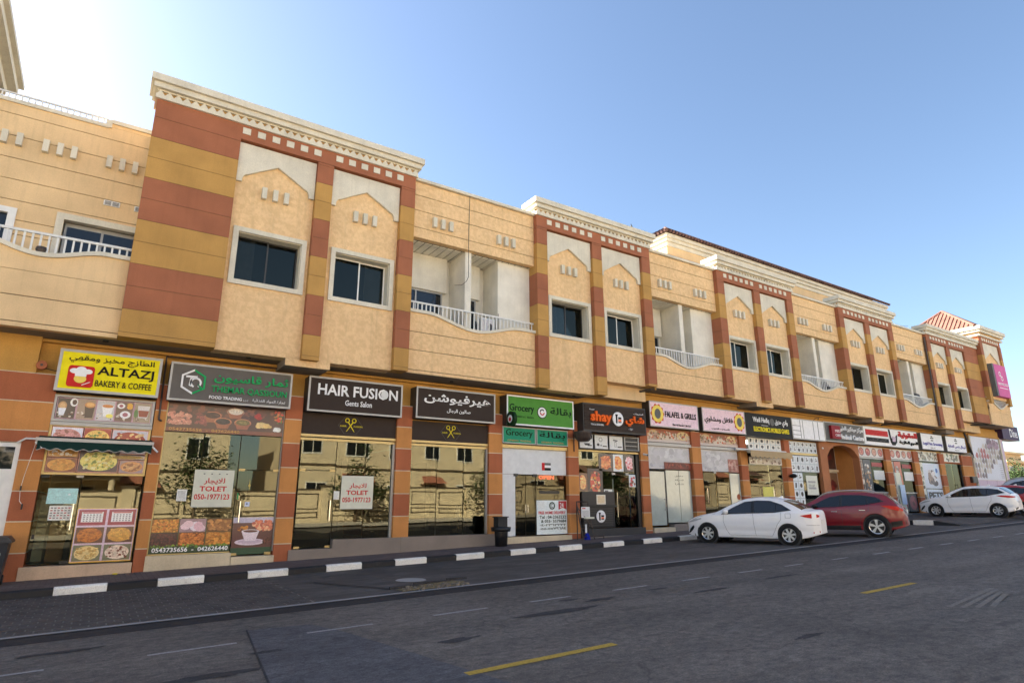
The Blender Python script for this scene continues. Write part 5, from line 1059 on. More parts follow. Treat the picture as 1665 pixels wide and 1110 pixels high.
rb = box('maroon_box', 's_redbox', (30.7, 31.5, Y-.14, Y, 4.84, 5.5), sg); letters('MED', 31.0, 31.46, 5.16, 5.3, Y-.14, 'l_white', rb); letters('CARE', 31.0, 31.46, 4.95, 5.08, Y-.14, 'l_white', rb); letters('مركز ميدكير الطبي', 31.55, 33.9, 5.2, 5.55, Y, 'l_white', sg, ar=True, bold=.02, depth=.05); letters('Medical Centre', 31.55, 33.9, 4.86, 5.12, Y, 'l_white', sg, bold=.03, depth=.05)

# ---------------------------------------------------------------- butcher pair
sg = sign('white sign with red and black bars, dark jug and red Arabic lettering', 34.02, 40.05, 4.70, 5.72, 's_white', 'alu', border=.04); box('red_bar', 'l_red', (34.25, 36.6, Y-.02, Y, 5.24, 5.54), sg); box('black_bar', 'l_black', (34.25, 36.6, Y-.02, Y, 4.9, 5.12), sg); letters('مطعم ومخبز', 34.5, 36.3, 5.3, 5.48, Y-.02, 'badge_red', sg, ar=True); letters('اليمن السعيد', 34.5, 36.3, 4.95, 5.07, Y-.02, 's_dgrey', sg, ar=True)
jug = MB().prism([(36.85, 4.95), (37.0, 4.80), (37.25, 4.80), (37.5, 4.98), (37.6, 5.4), (37.5, 5.35), (37.35, 5.1), (36.9, 5.2), (36.85, 5.66), (36.72, 5.66), (36.78, 5.2)], Y-.03, Y).build('jug', 'l_black', sg); MB().prism([(37.0, 5.0), (37.3, 5.0), (37.4, 5.25), (37.0, 5.3)], Y-.04, Y-.03).build('emblem', 's_lilac', sg)
letters('المقونية', 37.75, 39.95, 5.22, 5.62, Y, 'l_red', sg, ar=True, bold=.04, depth=.05); letters('للحوم الطازجة', 37.8, 39.95, 4.86, 5.12, Y, 'l_black', sg, ar=True, bold=.03, depth=.05)
def plates(s, a, b, seed, pal):
    p = Print(a, b, 4.1, 4.64, GY-.05, C(206, 200, 196)); r = random.Random(seed)
    for k in range(4):
        u = .13+.25*k; p.disc(u, .5, .1, .4, C(90, 60, 56)); p.disc(u, .5, .085, .34, C(*pal[k % len(pal)])); p.blobs(u-.07, u+.07, .25, .75, [C(*q) for q in pal], 8, .07, seed+k)
    p.build('menu_photo', s)
for (x0, x1, lab, seed) in ((33.78, 36.5, 'grill restaurant front with plate photos and grey menu boards', 1), (37.12, 39.8, 'grill restaurant front with plate photos beside the leaning banner', 2)):
    s = shop(lab, x0, x1, 1.1, 4.66); box('threshold', 'granite', (x0, x1, GF, GY+.15, gz(x0)+.12, 1.1), s); plates(s, x0+.1, x1-.0, seed*10, [(190, 120, 110), (170, 80, 80), (196, 150, 130)]); box('header_rail', 'alu', (x0, x1, GY-.06, GY, 4.0, 4.08), s)
    pane(s, x0+1.3, x1, 1.15, 3.98, 'dark_glass'); pane(s, x0+.05, x0+1.28, 1.15, 3.98, 'dark_glass'); p = Print(x0+.05, x0+.45, 1.7, 3.95, GY-.02, C(150, 140, 130)); p.blobs(0, 1, 0, 1, [C(196, 190, 180), C(80, 70, 66), C(130, 110, 96)], 24, .14, seed); p.build('menu_board', s)
    p = Print(x0+.5, x0+1.25, 1.9, 3.95, GY-.02, C(80, 78, 80) if seed == 1 else C(190, 110, 90)); p.blobs(.1, .9, .1, .9, [C(110, 108, 106), C(170, 130, 90), C(190, 186, 180)], 18, .1, seed+4); p.build('menu_board', s); box('sash_rail', 'alu', (x0+.4, x1, GY-.04, GY, 2.18, 2.26), s)
    p = Print(x0+1.5, x1-.1, 2.9, 3.4, GY-.015, C(206, 208, 206)); p.build('notice', s); p = Print(x0+1.4, x1-.2, 3.6, 3.82, GY-.015, C(150, 40, 44)); p.build('sticker', s)
    for k in range(2): p = Print(x0+.5+k*1.05, x0+1.5+k*1.05, 1.2, 2.15, GY-.02, C(60, 54, 58)); p.disc(.5, .5, .42, .42, C(130, 70, 76)); p.blobs(.2, .8, .2, .8, [C(150, 80, 84), C(96, 60, 60)], 10, .12, k); p.build('food_photo', s)
bn = thing('leaning_banner', 'tall pale blue banner stand leaning outside the grill restaurant', 'banner', (36.0, 16.6, gz(36)+.19)); m = MB().box(35.55, 36.15, 16.55, 16.58, gz(36)+.22, 3.25); o = m.build('sheet', 'paper', bn); o.rotation_euler = (R(-3), 0, 0); box('foot', 'alu', (35.5, 36.2, 16.4, 16.75, gz(36)+.19, gz(36)+.24), bn); p = Print(35.6, 36.1, 1.6, 2.6, 16.50, C(170, 190, 214)); p.build('print', bn)

# ---------------------------------------------------------------- pet groomer
for (a, b, t, ar, lab) in ((40.5, 43.3, 'Legal Pets Grooming', 0, 'white pet groomer sign with blue English lettering'), (43.75, 46.55, 'ليجال بتس للعناية', 1, 'white pet groomer sign with blue Arabic lettering')):
    sg = sign(lab, a, b, 4.74, 5.72, 's_white', 's_dgrey', border=.03); letters(t, a+.2, b-.15, 4.98, 5.2, Y, 'l_blue', sg, ar=bool(ar), bold=.01); letters('LLC', (a+b)/2-.3, (a+b)/2+.3, 4.84, 4.9, Y, 's_dgrey', sg)
    for k, (w, z) in enumerate(((.1, 5.52), (.2, 5.42), (.14, 5.28))): box('emblem', 's_dgrey', ((a+b)/2-w, (a+b)/2+w, Y-.006, Y, z, z+.07), sg)
s = shop('pet groomer front with pale animal posters across the glass', 40.4, 43.1, 1.2, 4.7); box('threshold', 'granite', (40.4, 43.1, GF, GY+.15, gz(41)+.12, 1.2), s)
def pets(a, b, z0, z1, seed, n=30):
    p = Print(a, b, z0, z1, GY-.03, C(206, 206, 196)); p.blobs(0, 1, 0, 1, [C(150, 140, 120), C(90, 84, 76), C(190, 180, 160), C(120, 130, 110)], n, .16, seed); p.build('pet_poster', s)
pets(40.5, 43.1, 4.1, 4.68, 1, 26); pets(40.5, 41.0, 1.5, 4.0, 2, 16); p = Print(41.0, 43.1, 2.5, 3.98, GY-.035, C(196, 202, 214)); p.blobs(.2, .8, .05, .75, [C(120, 100, 96), C(150, 130, 120), C(90, 80, 84), C(206, 200, 200)], 20, .26, 7); p.disc(.8, .7, .18, .25, C(190, 206, 226)); p.disc(.8, .72, .07, .1, C(60, 100, 170)); p.build('pet_poster', s)
p = Print(41.05, 43.2, 1.7, 2.45, GY-.035, C(196, 206, 220)); p.build('pet_poster', s); letters('PETS', 41.2, 43.0, 1.85, 2.3, GY-.037, 's_dgrey', s, bold=.04); pane(s, 40.45, 43.1, 1.2, 4.05, 'shop_glass')
s = shop('bright pet groomer front with lit room behind clear glass', 43.7, 46.2, 1.2, 4.7, 'white_wall'); box('threshold', 'granite', (43.7, 46.2, GF, GY+.15, gz(44)+.12, 1.2), s); pets(43.75, 46.2, 4.15, 4.7, 4, 22); pane(s, 43.75, 45.0, 1.25, 4.05, 'clear_glass'); dr = pane(s, 45.02, 46.15, 1.25, 4.05, 'clear_glass', name='door'); handle(dr, 45.15, 2.0, 2.8, 'black'); box('lamp_panel', 'lamp_panel', (44.2, 45.8, 18.8, 19.6, 4.6, 4.64), s); box('cabinet', 'brown_card', (44.2, 45.0, 19.8, 20.2, 3.3, 3.9), s); box('counter', 's_grey', (43.9, 44.6, 18.4, 19.4, 1.2, 2.3), s); box('jamb', 'black', (46.05, 46.2, GY-.05, GY+.05, 1.25, 4.05), s)

# ---------------------------------------------------------------- mural wall and corner
mu = thing('mural_wall', 'white printed mural of stacked photos on the end wall', 'mural', (50.3, 17.45, gz(50)+.19)); box('wall', 'white_wall', (47.8, 53.0, GF+.06, 18.0, gz(50)+.1, 4.85), mu); box('wall', 'g_yellow', (47.78, 52.9, GF+.04, 17.66, 5.99, 6.5), mu)
p = Print(47.95, 52.75, 3.15, 5.98, GF+.03, C(196, 196, 206)); r = random.Random(6)
for i in range(11):
    for j in range(8):
        u, v = .03+i*.088, .06+j*.115
        if abs((v-.15)-(u*.75)) < .34 and (u+v) < 1.62: p.poly([(u, v+.02), (u+.05, v+.11), (u+.09, v+.09), (u+.085, v-.03), (u+.03, v-.02)], C(*r.choice(((150, 132, 128), (120, 108, 100), (170, 160, 150), (110, 90, 96), (160, 80, 80), (186, 176, 170)))))
p.blobs(.55, .98, .72, 1, [C(120, 84, 104), C(150, 110, 130), C(96, 60, 80)], 30, .22, 4)
for k in range(8): p.rect(.86, .96, .06+k*.045, .068+k*.045, C(120, 110, 130))
p.build('print', mu); 
for k in range(3): box('plinth_panel', 's_lilac', (47.95+k*1.62, 49.52+k*1.62, GF+.02, GF+.06, gz(50)+.2, 3.12), mu)
box('corner_pier', 's_lilac', (52.95, 53.35, GF-.02, 22, gz(52)+.19, 6.0), mu); box('corner_edge', 'trim', (52.8, 52.95, GF-.03, 17.7, gz(52)+.19, 6.02), mu)
sg = thing('corner_sign', 'dark purple projecting sign with white script at the far corner', 'sign', (54, 17.3, 6.0)); box('cabinet', 's_purple', (53.4, 55.9, 17.2, 17.9, 6.0, 7.0), sg); letters('Dine', 54.3, 55.6, 6.2, 6.8, 17.2, 'l_white', sg, bold=.01); box('cabinet', 's_purple', (53.0, 53.4, 17.2, 17.6, 6.02, 6.9), sg)
sg = thing('magenta_sign', 'tall magenta sign panel with white logo on the corner tower', 'sign', (51.3, 16.2, 8.7)); box('cabinet', 's_dgrey', (49.75, 50.0, 15.95, 16.25, 8.62, 10.85), sg); box('panel', 's_magenta', (50.0, 51.95, 15.94, 16.25, 8.62, 10.85), sg); ring(sg, 50.75, 10.2, .12, .17, 15.94, 'l_white'); ring(sg, 51.0, 9.9, .12, .17, 15.94, 'l_white'); letters('REMEDIES', 50.2, 51.8, 9.4, 9.58, 15.94, 'l_white', sg); box('rule', 'l_white', (50.3, 51.7, 15.935, 15.94, 9.2, 9.24), sg)

# ================================================================ pipes, cables and small wall fixtures
def pipe(label, pts, r, mat, cat='pipe'): return tag(MB().tube(pts, r, 8).build('pipe', mat), label, cat)
pipe('thin brown conduit pipe between the yellow and the grey signs', [(1.03, 17.42, 5.3), (1.05, 17.42, 3.72), (1.12, 17.42, 3.7)], .022, 'dark_brown'); pipe('brown conduit running along the wall top above the grey sign', [(1.02, 17.45, 5.33), (4.5, 17.45, 5.33)], .022, 'dark_brown')
pipe('thin brown pipe beside the green grocery sign', [(14.2, 17.42, 5.1), (14.2, 17.42, 3.5)], .02, 'dark_brown'); pipe('rusty drain pipe under the soffit above the slatted sign', [(16.9, 17.5, 5.9), (17.62, 16.75, 5.98)], .045, 'dark_brown'); pipe('yellow downpipe beside the second block', [(17.66, 16.56, 11.3), (17.66, 16.56, 5.95)], .035, 'ochre'); pipe('black downpipe beside the far wide pier', [(46.95, 17.4, 6.6), (47.85, 17.38, 4.7), (47.85, 17.38, 4.5)], .06, 'charcoal'); pipe('white conduit strip at the left of the mural', [(47.82, 17.4, 6.0), (47.88, 17.4, 1.5)], .06, 'trim')
pipe('brown downpipe on the left pier of the far block', [(41.58, 16.5, 11.6), (41.6, 16.5, 6.1)], .05, 'dark_brown'); pipe('black conduit under the soffit of the far block', [(46.9, 17.3, 6.6), (49.5, 16.4, 6.66)], .05, 'black'); pipe('black conduit under the soffit beside the grill sign', [(36.3, 17.3, 5.9), (37.4, 16.7, 6.0)], .04, 'black')
cab = []
for k in range(22):
    t = k/21; cab.append((9.25-.02*math.sin(t*3), 16.55, 11.8-t*2.9))
cab += [(9.2, 16.6, 8.75), (9.05, 16.64, 8.6), (8.8, 16.68, 8.55)]
tag(MB().tube(cab, .010, 5).build('cable', 'black'), 'loose black cable hanging across the first balcony', 'cable')
bell = thing('alarm_bell', 'dull red round alarm bell on the wall left of the yellow sign', 'bell', (-1.44, 17.4, 4.7)); MB().cyl((-1.44, 17.45, 4.80), (-1.44, 17.38, 4.80), .11, 20, .10).build('gong', 'g_red', bell); MB().cyl((-1.44, 17.38, 4.80), (-1.44, 17.365, 4.80), .03, 10).build('hub', 'dark_brown', bell); MB().tube([(-1.35, 17.42, 4.73), (-1.1, 17.42, 4.68)], .008, 5).build('wire', 'black', bell)
for k in range(1): 
    bd_ = thing('perched_bird', 'small dark bird perched on the second cornice', 'bird', (16.6, 16.3, 12.4)); m = MB(); m.lathe([(.0, -.07), (.03, -.05), (.045, .0), (.035, .05), (.02, .08), (.0, .1)], 10, 'z', (16.6, 16.3, 12.48)); m.lathe([(0, -.03), (.025, 0), (0, .03)], 8, 'z', (16.58, 16.3, 12.59)); m.build('body', 'charcoal', bd_); MB().box(16.6, 16.68, 16.29, 16.31, 12.40, 12.43).build('tail', 'charcoal', bd_)
for x in (14.0, 2.9, 9.0, -.3, 5.6):
    tag(MB().cyl((x, 17.1, (Z1)+.004), (x, 17.1, Z1-.03), .06, 12).build('soffit_light', 'black'), 'small round unlit downlight in the soffit above ' + {14.0: 'the grocery sign', 2.9: 'the grey sign', 9.0: 'the salon sign with Arabic lettering', -.3: 'the yellow sign', 5.6: 'the English salon sign'}[x], 'light')
# things on the balconies
ac = thing('folded_rack', 'white carton and folded airer stored on the first balcony', 'carton', (10.2, 17.2, 6.95)); box('carton', 'panel_white', (10.0, 10.55, 17.0, 17.3, 6.95, 7.75), ac); p = Print(10.05, 10.5, 7.1, 7.7, 16.99, C(200, 196, 196)); p.rect(.1, .9, .1, .25, C(190, 80, 80)); p.disc(.7, .6, .2, .2, C(60, 60, 66)); p.build('print', ac); MB().tube([(9.7, 16.95, 6.95), (9.85, 17.1, 7.6), (10.0, 17.2, 6.95)], .02).tube([(9.75, 16.95, 7.0), (9.98, 17.2, 7.6)], .02).build('airer', 'charcoal', ac); MB().tube([(10.62, 16.9, 6.95), (10.62, 16.9, 7.95)], .012).build('pole', 'charcoal', ac)
sk = tag(MB().lathe([(0, 0), (.5, 0), (.62, .5), (.5, 1.0), (.2, 1.15), (0, 1.1)], 12, 'z', (40.3, 17.3, 6.95)).lathe([(0, 0), (.4, 0), (.5, .5), (.3, .9), (0, .95)], 11, 'z', (39.75, 17.2, 6.95)).build('covered_heap', 'charcoal'), 'dark covered heap stored on the fourth balcony', 'heap')
tag(MB().lathe([(0, 0), (.3, .05), (.36, .4), (.2, .7), (0, .72)], 10, 'z', (30.3, 17.0, 6.95)).build('dark_bag', 'black'), 'dark bag lying behind the third balcony rail', 'bag'); tag(MB().lathe([(0, 0), (.08, 0), (.11, .1), (.1, .16), (0, .16)], 12, 'z', (-1.8, 16.7, 7.205)).build('flower_pot', 'dark_brown'), 'small brown pot on the terrace at the far left', 'pot')

# ================================================================ street furniture
b = thing('wheelie_bin', 'dark blue-black wheelie bin at the left end of the pavement', 'bin', (-1.7, 16.9, gz(-1.6)+.152)); z0 = gz(-1.6)+.152
m = MB(); bx = -1.62; by = 16.75
lo = [(bx-.24, by-.22), (bx+.24, by-.22), (bx+.24, by+.22), (bx-.24, by+.22)]; hi = [(bx-.30, by-.32), (bx+.30, by-.32), (bx+.30, by+.32), (bx-.30, by+.32)]
for k in range(4): m.face([(*lo[k], z0+.05), (*lo[(k+1) % 4], z0+.05), (*hi[(k+1) % 4], z0+.86), (*hi[k], z0+.86)])
m.face([(*q, z0+.05) for q in lo[::-1]]); plain('bin_navy', (.012, .018, .03), .45); m.build('body', 'bin_navy', b); MB().box(bx-.34, bx+.34, by-.37, by+.36, z0+.84, z0+.89).prism([(bx-.33, z0+.89), (bx+.33, z0+.89), (bx+.27, z0+.965), (bx-.27, z0+.965)], by-.34, by+.33).build('lid', 'bin_navy', b)
for xx in (bx-.26, bx+.22): MB().cyl((xx, by+.2, z0+.1), (xx+.05, by+.2, z0+.1), .1, 14).build('wheel', 'black_rub', b)
ring(b, bx+.12, z0+.62, .055, .075, by-.292, 'panel_white', 'emblem', depth=.004); MB().prism([(bx+.09, z0+.6), (bx+.13, z0+.6), (bx+.15, z0+.64), (bx+.12, z0+.65)], by-.296, by-.292).build('emblem', 'panel_white', b)
b = thing('litter_bin', 'tall black litter bin with bag rim between the salon and the grocery', 'bin', (10.75, 16.9, gz(10.7)+.152)); z0 = gz(10.7)+.152
MB().lathe([(0, 0), (.19, 0), (.21, .42), (.23, .55), (.2, .56)], 20, 'z', (10.75, 16.9, z0)).build('body', 'black', b, smooth=True); r = random.Random(3); m = MB(); P = []
for k in range(25):
    t = 2*math.pi*k/24; rr = [.22, .30+.03*math.sin(k*2.3), .29+.025*math.sin(k*3.1+1), .21]; zz = [.58, .56+.02*math.sin(k*1.7), .46+.02*math.sin(k*2.9), .44]; P.append([(10.75+q*math.cos(t), 16.9+q*math.sin(t), z0+h) for q, h in zip(rr, zz)])
P[-1] = P[0]; m.grid(P).build('bag_rim', 'black', b, smooth=True); MB().box(10.58, 10.92, 16.8, 17.08, z0+.55, z0+.86).box(10.55, 10.95, 16.77, 17.1, z0+.86, z0+.89).build('hood', 'black_rub', b)
t = thing('newspaper_stand', 'folding metal stand holding newspapers between the grocery and the tea shop', 'stand', (14.2, 16.95, gz(14.2)+.152)); z0 = gz(14.2)+.152
m = MB()
for xx in (13.98, 14.48): m.tube([(xx, 17.1, z0), (xx, 17.1, z0+1.25)], .022).tube([(xx, 16.8, z0), (xx, 17.1, z0+1.2)], .022)
m.tube([(13.98, 17.1, z0+1.25), (14.48, 17.1, z0+1.25)], .022).tube([(13.98, 16.8, z0+.1), (14.9, 16.8, z0+.1)], .022).tube([(13.98, 17.1, z0+1.1), (14.48, 16.85, z0+.35)], .016).tube([(14.9, 16.8, z0), (14.9, 16.8, z0+.15)], .022); m.build('frame', 'dark_brown', t)
p = Print(14.08, 14.46, z0+.72, z0+1.08, 16.98, C(206, 206, 206)); p.rect(.1, .5, .8, .9, C(190, 50, 50))
for k in range(6): p.rect(.1, .9, .1+.1*k, .14+.1*k, C(130, 130, 134))
p.build('newspaper', t); MB().box(14.2, 14.56, 16.86, 17.0, z0+.68, z0+.74).build('folded_paper', 'paper', t)
MB().lathe([(0, 0), (.11, 0), (.1, .1), (.05, .2), (.02, .22), (0, .22)], 10, 'z', (14.2, 16.85, z0)).build('blue_bag', 'bluebag', t); box('board', 'panel_white', (14.17, 14.24, 16.9, 16.92, z0+.22, z0+.5), t)
tag(MB().lathe([(0, 0), (.05, .0), (.06, .02), (0, .03)], 8, 'z', (.62, 17.3, gz(.6)+.153)).build('yellow_rag', 'l_yellow'), 'crumpled yellow rag on the pavement by the bakery step', 'rag')
jb = thing('meter_box', 'brown wall box beside the far pier by the mural', 'box', (47.0, 17.4, 2.9)); box('case', 'dark_brown', (46.9, 47.7, 17.3, 17.45, 2.9, 3.3), jb); box('door', 'charcoal', (46.95, 47.65, 17.28, 17.3, 2.95, 3.25), jb)
hs = thing('hanging_bag', 'black bag hanging on the pier of the electronics shop', 'bag', (27.4, 17.3, 2.9)); MB().lathe([(0, 0), (.12, .04), (.2, .12), (.1, .2), (0, .22)], 10, 'z', (27.3, 17.3, 2.8)).build('bag', 'black', hs)
# ================================================================ cars
def lerp_tab(tab, u):
    if u <= tab[0][0]: return tab[0][1]
    for (a, p), (b, q) in zip(tab, tab[1:]):
        if u <= b:
            t = (u-a)/(b-a); return p+(q-p)*t
    return tab[-1][1]
def smooth_tab(tab):
    """Catmull-Rom (monotone-ish) resampling of a control polyline"""
    out = []; n = len(tab)
    for i in range(n-1):
        p0, p1, p2, p3 = tab[max(0, i-1)], tab[i], tab[i+1], tab[min(n-1, i+2)]
        for k in range(8):
            t = k/8; u = p1[0]+(p2[0]-p1[0])*t
            m1 = (p2[1]-p0[1])/max(1e-6, p2[0]-p0[0])*(p2[0]-p1[0]); m2 = (p3[1]-p1[1])/max(1e-6, p3[0]-p1[0])*(p2[0]-p1[0])
            h = (2*t**3-3*t*t+1)*p1[1]+(t**3-2*t*t+t)*m1+(-2*t**3+3*t*t)*p2[1]+(t**3-t*t)*m2
            out.append((u, h))
    out.append(tab[-1]); return out
def car(label, paint_, sp, loc, heading, group='cars parked nose-in at the shops', roll=-SLOPE, plate=True):
    L, WD = sp['L'], sp['W']; RW_ = sp['R']; fa, ra = sp['fa'], sp['ra']
    top = smooth_tab(sp['top']); belt = sp['belt']; AR_ = RW_*1.13
    root = thing('parked_car', label, 'car', loc, group); root.rotation_euler = (roll, 0, heading); WORLD[root.name] = Vector((0, 0, 0))
    X = lambda u: L/2-u
    def zt(u): return lerp_tab(top, u)
    def zb0(u): return sp['zb']+.10*max(0, (.5-u)/.5)**2+.14*max(0, (u-L+.6)/.6)**1.5
    def zb(u):
        z = zb0(u)
        for c in (fa, ra):
            d = AR_**2-(u-c)**2
            if d > 0: z = max(z, RW_+math.sqrt(d)*1.0)
        return z
    def plan(u):
        f = max(0, (.95-u)/.95); r = max(0, (u-(L-.8))/.8)
        e = max(0, (u-L+.16)/.16, (.12-u)/.12)
        return WD/2*(1-.34*f**2.4-.36*r**2.2)*(1-.38*e**2.2)
    def bz(u): return lerp_tab(belt, u)
    def ytum(u, z):
        b = bz(u); w = plan(u); h = (z-.52)
        if z <= b:
            y = w*(1-.055*((z-.62)/.42)**2 if z < .62 else 1-.035*((z-.62)/.42)**2)
            y -= .012*math.exp(-((z-.42)/.07)**2)       # lower door hollow
            return y
        y0 = w*(1-.035*((b-.62)/.42)**2)
        return y0-.018*min(1, (z-b)/.03)-(z-b)*sp['tumble']
    def ze(u):
        t = zt(u); c = .055 if t > bz(u)+.12 else .07
        return max(zb(u)+.01, t-c)
    us = set()
    k = 0
    while k <= 110: us.add(round(L*k/110, 4)); k += 1
    for c in (fa, ra):
        for a in range(0, 181, 9): us.add(round(c+AR_*math.cos(R(a))*.9995, 4))
        us.add(round(c-AR_-.001, 4)); us.add(round(c+AR_+.001, 4))
    for q in (.01, .03, .06, L-.01, L-.03, L-.06): us.add(q)
    us = sorted(u for u in us if 0 <= u <= L)
    NS, NC = 30, 9
    def section(u):
        a, e, t = zb(u), ze(u), zt(u); P = [(max(.05, ytum(u, a)-.16), a+.004)]
        for k in range(NS+1):
            z = a+(e-a)*k/NS; P.append((ytum(u, z), z))
        ye = P[-1][0]
        for k in range(1, NC+1):
            g = math.pi/2*k/NC; P.append((ye*math.cos(g)**.75 if k < NC else 0.0, e+(t-e)*math.sin(g)**.62))
        return P
    rows = []
    for u in us:
        P = section(u); rows.append([(X(u), y, z) for y, z in P]+[(X(u), -y, z) for y, z in P[::-1][1:]])
    m = MB().grid(rows); m.face(rows[0]); m.face(rows[-1][::-1])
    body = m.build('body', paint_, root, smooth=True, org=(0, 0, 0))
    # dark underbody and wheel wells
    m = MB().box(X(L-.35), X(.35), -WD/2+.12, WD/2-.12, sp['zb']+.02, sp['zb']+.16)
    m.build('underbody', 'black_rub', root)
    for c in (fa, ra):
        for s_ in (1, -1): MB().cyl((X(c), s_*(WD/2-.05), RW_), (X(c), s_*(WD/2-.42), RW_), AR_+.02, 24).build('wheel_well', 'black', root)
    # patches laid on the skin
    def patch(name, mat, pts, off=.005, both=True, rows_=5, parent=None, smooth=True):
        """pts: (u, z_low, z_high)"""
        for s_ in (1, -1):
            G = [[(X(u), s_*(ytum(u, a+(b-a)*k/rows_)+off), a+(b-a)*k/rows_) for k in range(rows_+1)] for u, a, b in pts]
            MB().grid(G if s_ > 0 else [g[::-1] for g in G]).build(name, mat, parent or root, smooth=smooth, org=(0, 0, 0))
    dl = sp['dlo']; N = 26
    def dlo_lo(u): return lerp_tab(dl['lo'], u)
    def dlo_hi(u): return min(lerp_tab(dl['hi'], u), ze(u)-.005)
    u0, u1 = dl['lo'][0][0], dl['lo'][-1][0]
    S = [u0+(u1-u0)*k/40 for k in range(41)]
    patch('window_trim', 'black', [(u, dlo_lo(u), max(dlo_lo(u)+.004, dlo_hi(u))) for u in S], .011)
    for a, b in dl['panes']:
        S = [a+(b-a)*k/16 for k in range(17)]; patch('side_window', 'car_glass', [(u, dlo_lo(u)+.018, max(dlo_lo(u)+.02, dlo_hi(u)-.02)) for u in S], .016)
    def toppatch(name, mat, a, b, g0, off=.006):
        G = []
        for i in range(13):
            u = a+(b-a)*i/12; e, t = ze(u), zt(u); ye = ytum(u, e); row = []
            nx = zt(u+.02)-zt(u-.02); nn = math.hypot(nx, .04); ox, oz = nx/nn*off, .04/nn*off
            for k in range(-10, 11):
                g = math.pi/2-abs(k)/10*(math.pi/2-g0); y = ye*math.cos(g)**.75 if k else 0.0
                row.append((X(u)+ox, math.copysign(y, -k) if k else 0.0, e+(t-e)*math.sin(g)**.62+oz))
            G.append(row)
        MB().grid([g[::-1] for g in G]).build(name, mat, root, smooth=True, org=(0, 0, 0))
    toppatch('windscreen', 'car_glass', *sp['ws'], .35); toppatch('rear_window', 'car_glass', *sp['rw'], .42)
    # door gaps, handles, flap
    def seam(pts, w=.007, both=True):
        m = MB()
        for s_ in (1, -1):
            for (ua, za), (ub, zb_) in zip(pts, pts[1:]):
                n = 8
                for k in range(n):
                    A = (ua+(ub-ua)*k/n, za+(zb_-za)*k/n); B = (ua+(ub-ua)*(k+1)/n, za+(zb_-za)*(k+1)/n)
                    dx, dz = B[0]-A[0], B[1]-A[1]; l = math.hypot(dx, dz); ox, oz = -dz/l*w/2, dx/l*w/2
                    f = lambda u, z: (X(u), s_*(ytum(u, z)+.0025), z)
                    m.face([f(A[0]+ox, A[1]+oz), f(B[0]+ox, B[1]+oz), f(B[0]-ox, B[1]-oz), f(A[0]-ox, A[1]-oz)])
        m.build('door_gap', 'charcoal', root, org=(0, 0, 0))
    for q in sp['seams']: seam(q)
    for (u, z) in sp['handles']:
        for s_ in (1, -1):
            y = s_*(ytum(u, z)); MB().box(X(u+.19), X(u), y-.006 if s_ > 0 else y-.022, y+.022 if s_ > 0 else y+.006, z, z+.022).build('door_handle', sp.get('hmat', 'charcoal'), root)
    patch('headlight', 'lamp_clear', sp['head'], .012); patch('tail_light', 'lamp_red', sp['tail'], .014)
    for q in sp.get('black', []): patch('bumper_trim', 'black', q, .014)
    for q in sp.get('red', []): patch('reflector', 'lamp_red', q, .015)
    for s_ in (1, -1):
        u, z = sp['mirror']; y = s_*(ytum(u, z)+.11); rr = [(0, -.09), (.05, -.08), (.085, -.02), (.09, .03), (.06, .085), (0, .095)]
        G = []
        for k in range(17):
            t = 2*math.pi*k/16; G.append([(X(u)+h*.9, y+1.15*r_*math.cos(t), z+.02+r_*.85*math.sin(t)) for r_, h in rr])
        mm = MB().grid(G).build('mirror', sp.get('mmat', paint_), root, smooth=True); 
        MB().box(X(u)-.02, X(u)+.03, min(y, s_*ytum(u, z)*.97), max(y, s_*ytum(u, z)*.97), z-.035, z-.005).build('mirror_arm', 'black', mm)
    # wheels
    tw = .2
    prof = [(RW_*.64, -tw/2+.015), (RW_*.72, -tw/2), (RW_*.93, -tw/2), (RW_*.99, -tw/2+.03), (RW_, 0), (RW_*.99, tw/2-.03), (RW_*.93, tw/2), (RW_*.72, tw/2), (RW_*.64, tw/2-.015)]
    tyre = MB().lathe(prof, 36, 'y').mesh('tyre', 'tyre', True)
    rim = MB(); ri = RW_*.66
    rim.lathe([(ri*.90, tw/2-.02), (ri, tw/2-.004), (ri*1.0, tw/2-.03), (ri*.9, tw/2-.09)], 36, 'y'); rim.lathe([(0, tw/2-.012), (ri*.16, tw/2-.012), (ri*.2, tw/2-.03)], 18, 'y')
    ns = sp['spokes']; sw = sp['spokew']
    for k in range(ns):
        a = 2*math.pi*k/ns+.3
        for q in ((-.11, .11) if sp.get('twin') else (0,)):
            ca, sa = math.cos(a+q), math.sin(a+q); w0, w1 = ri*sw*.75, ri*sw
            P = [(ri*.14, -w0), (ri*.95, -w1), (ri*.95, w1), (ri*.14, w0)]; i = len(rim.v)
            for yy in (tw/2-.016, tw/2-.05): rim.v += [(p*ca-q_*sa, yy, p*sa+q_*ca) for p, q_ in P]
            for f in ((0, 1, 2, 3), (4, 7, 6, 5), (0, 4, 5, 1), (1, 5, 6, 2), (2, 6, 7, 3), (3, 7, 4, 0)): rim.f.append(tuple(i+j for j in f)); rim.mi.append(0); rim.c.append((1, 1, 1))
    rim = rim.mesh('rim', sp.get('rimmat', 'rim')); disc_ = MB().lathe([(0, tw/2-.07), (ri*.95, tw/2-.07)], 24, 'y').mesh('brake_disc', 'charcoal')
    for c in (fa, ra):
        for s_ in (1, -1):
            w = bpy.data.objects.new('wheel', tyre); COL.objects.link(w); w.parent = root; w.location = (X(c), s_*(WD/2-.115), RW_); w.rotation_euler = (0, 0, 0 if s_ > 0 else math.pi); WORLD[w.name] = Vector((0, 0, 0))
            place('rim', rim, (0, 0, 0), w); place('brake_disc', disc_, (0, 0, 0), w)
    if plate:
        zp = sp.get('platez', .62); y_ = .26; ub = L
        MB().box(X(L)-.012, X(L)+.0, -.26, .26, zp, zp+.12).build('number_plate', 'plate', root)
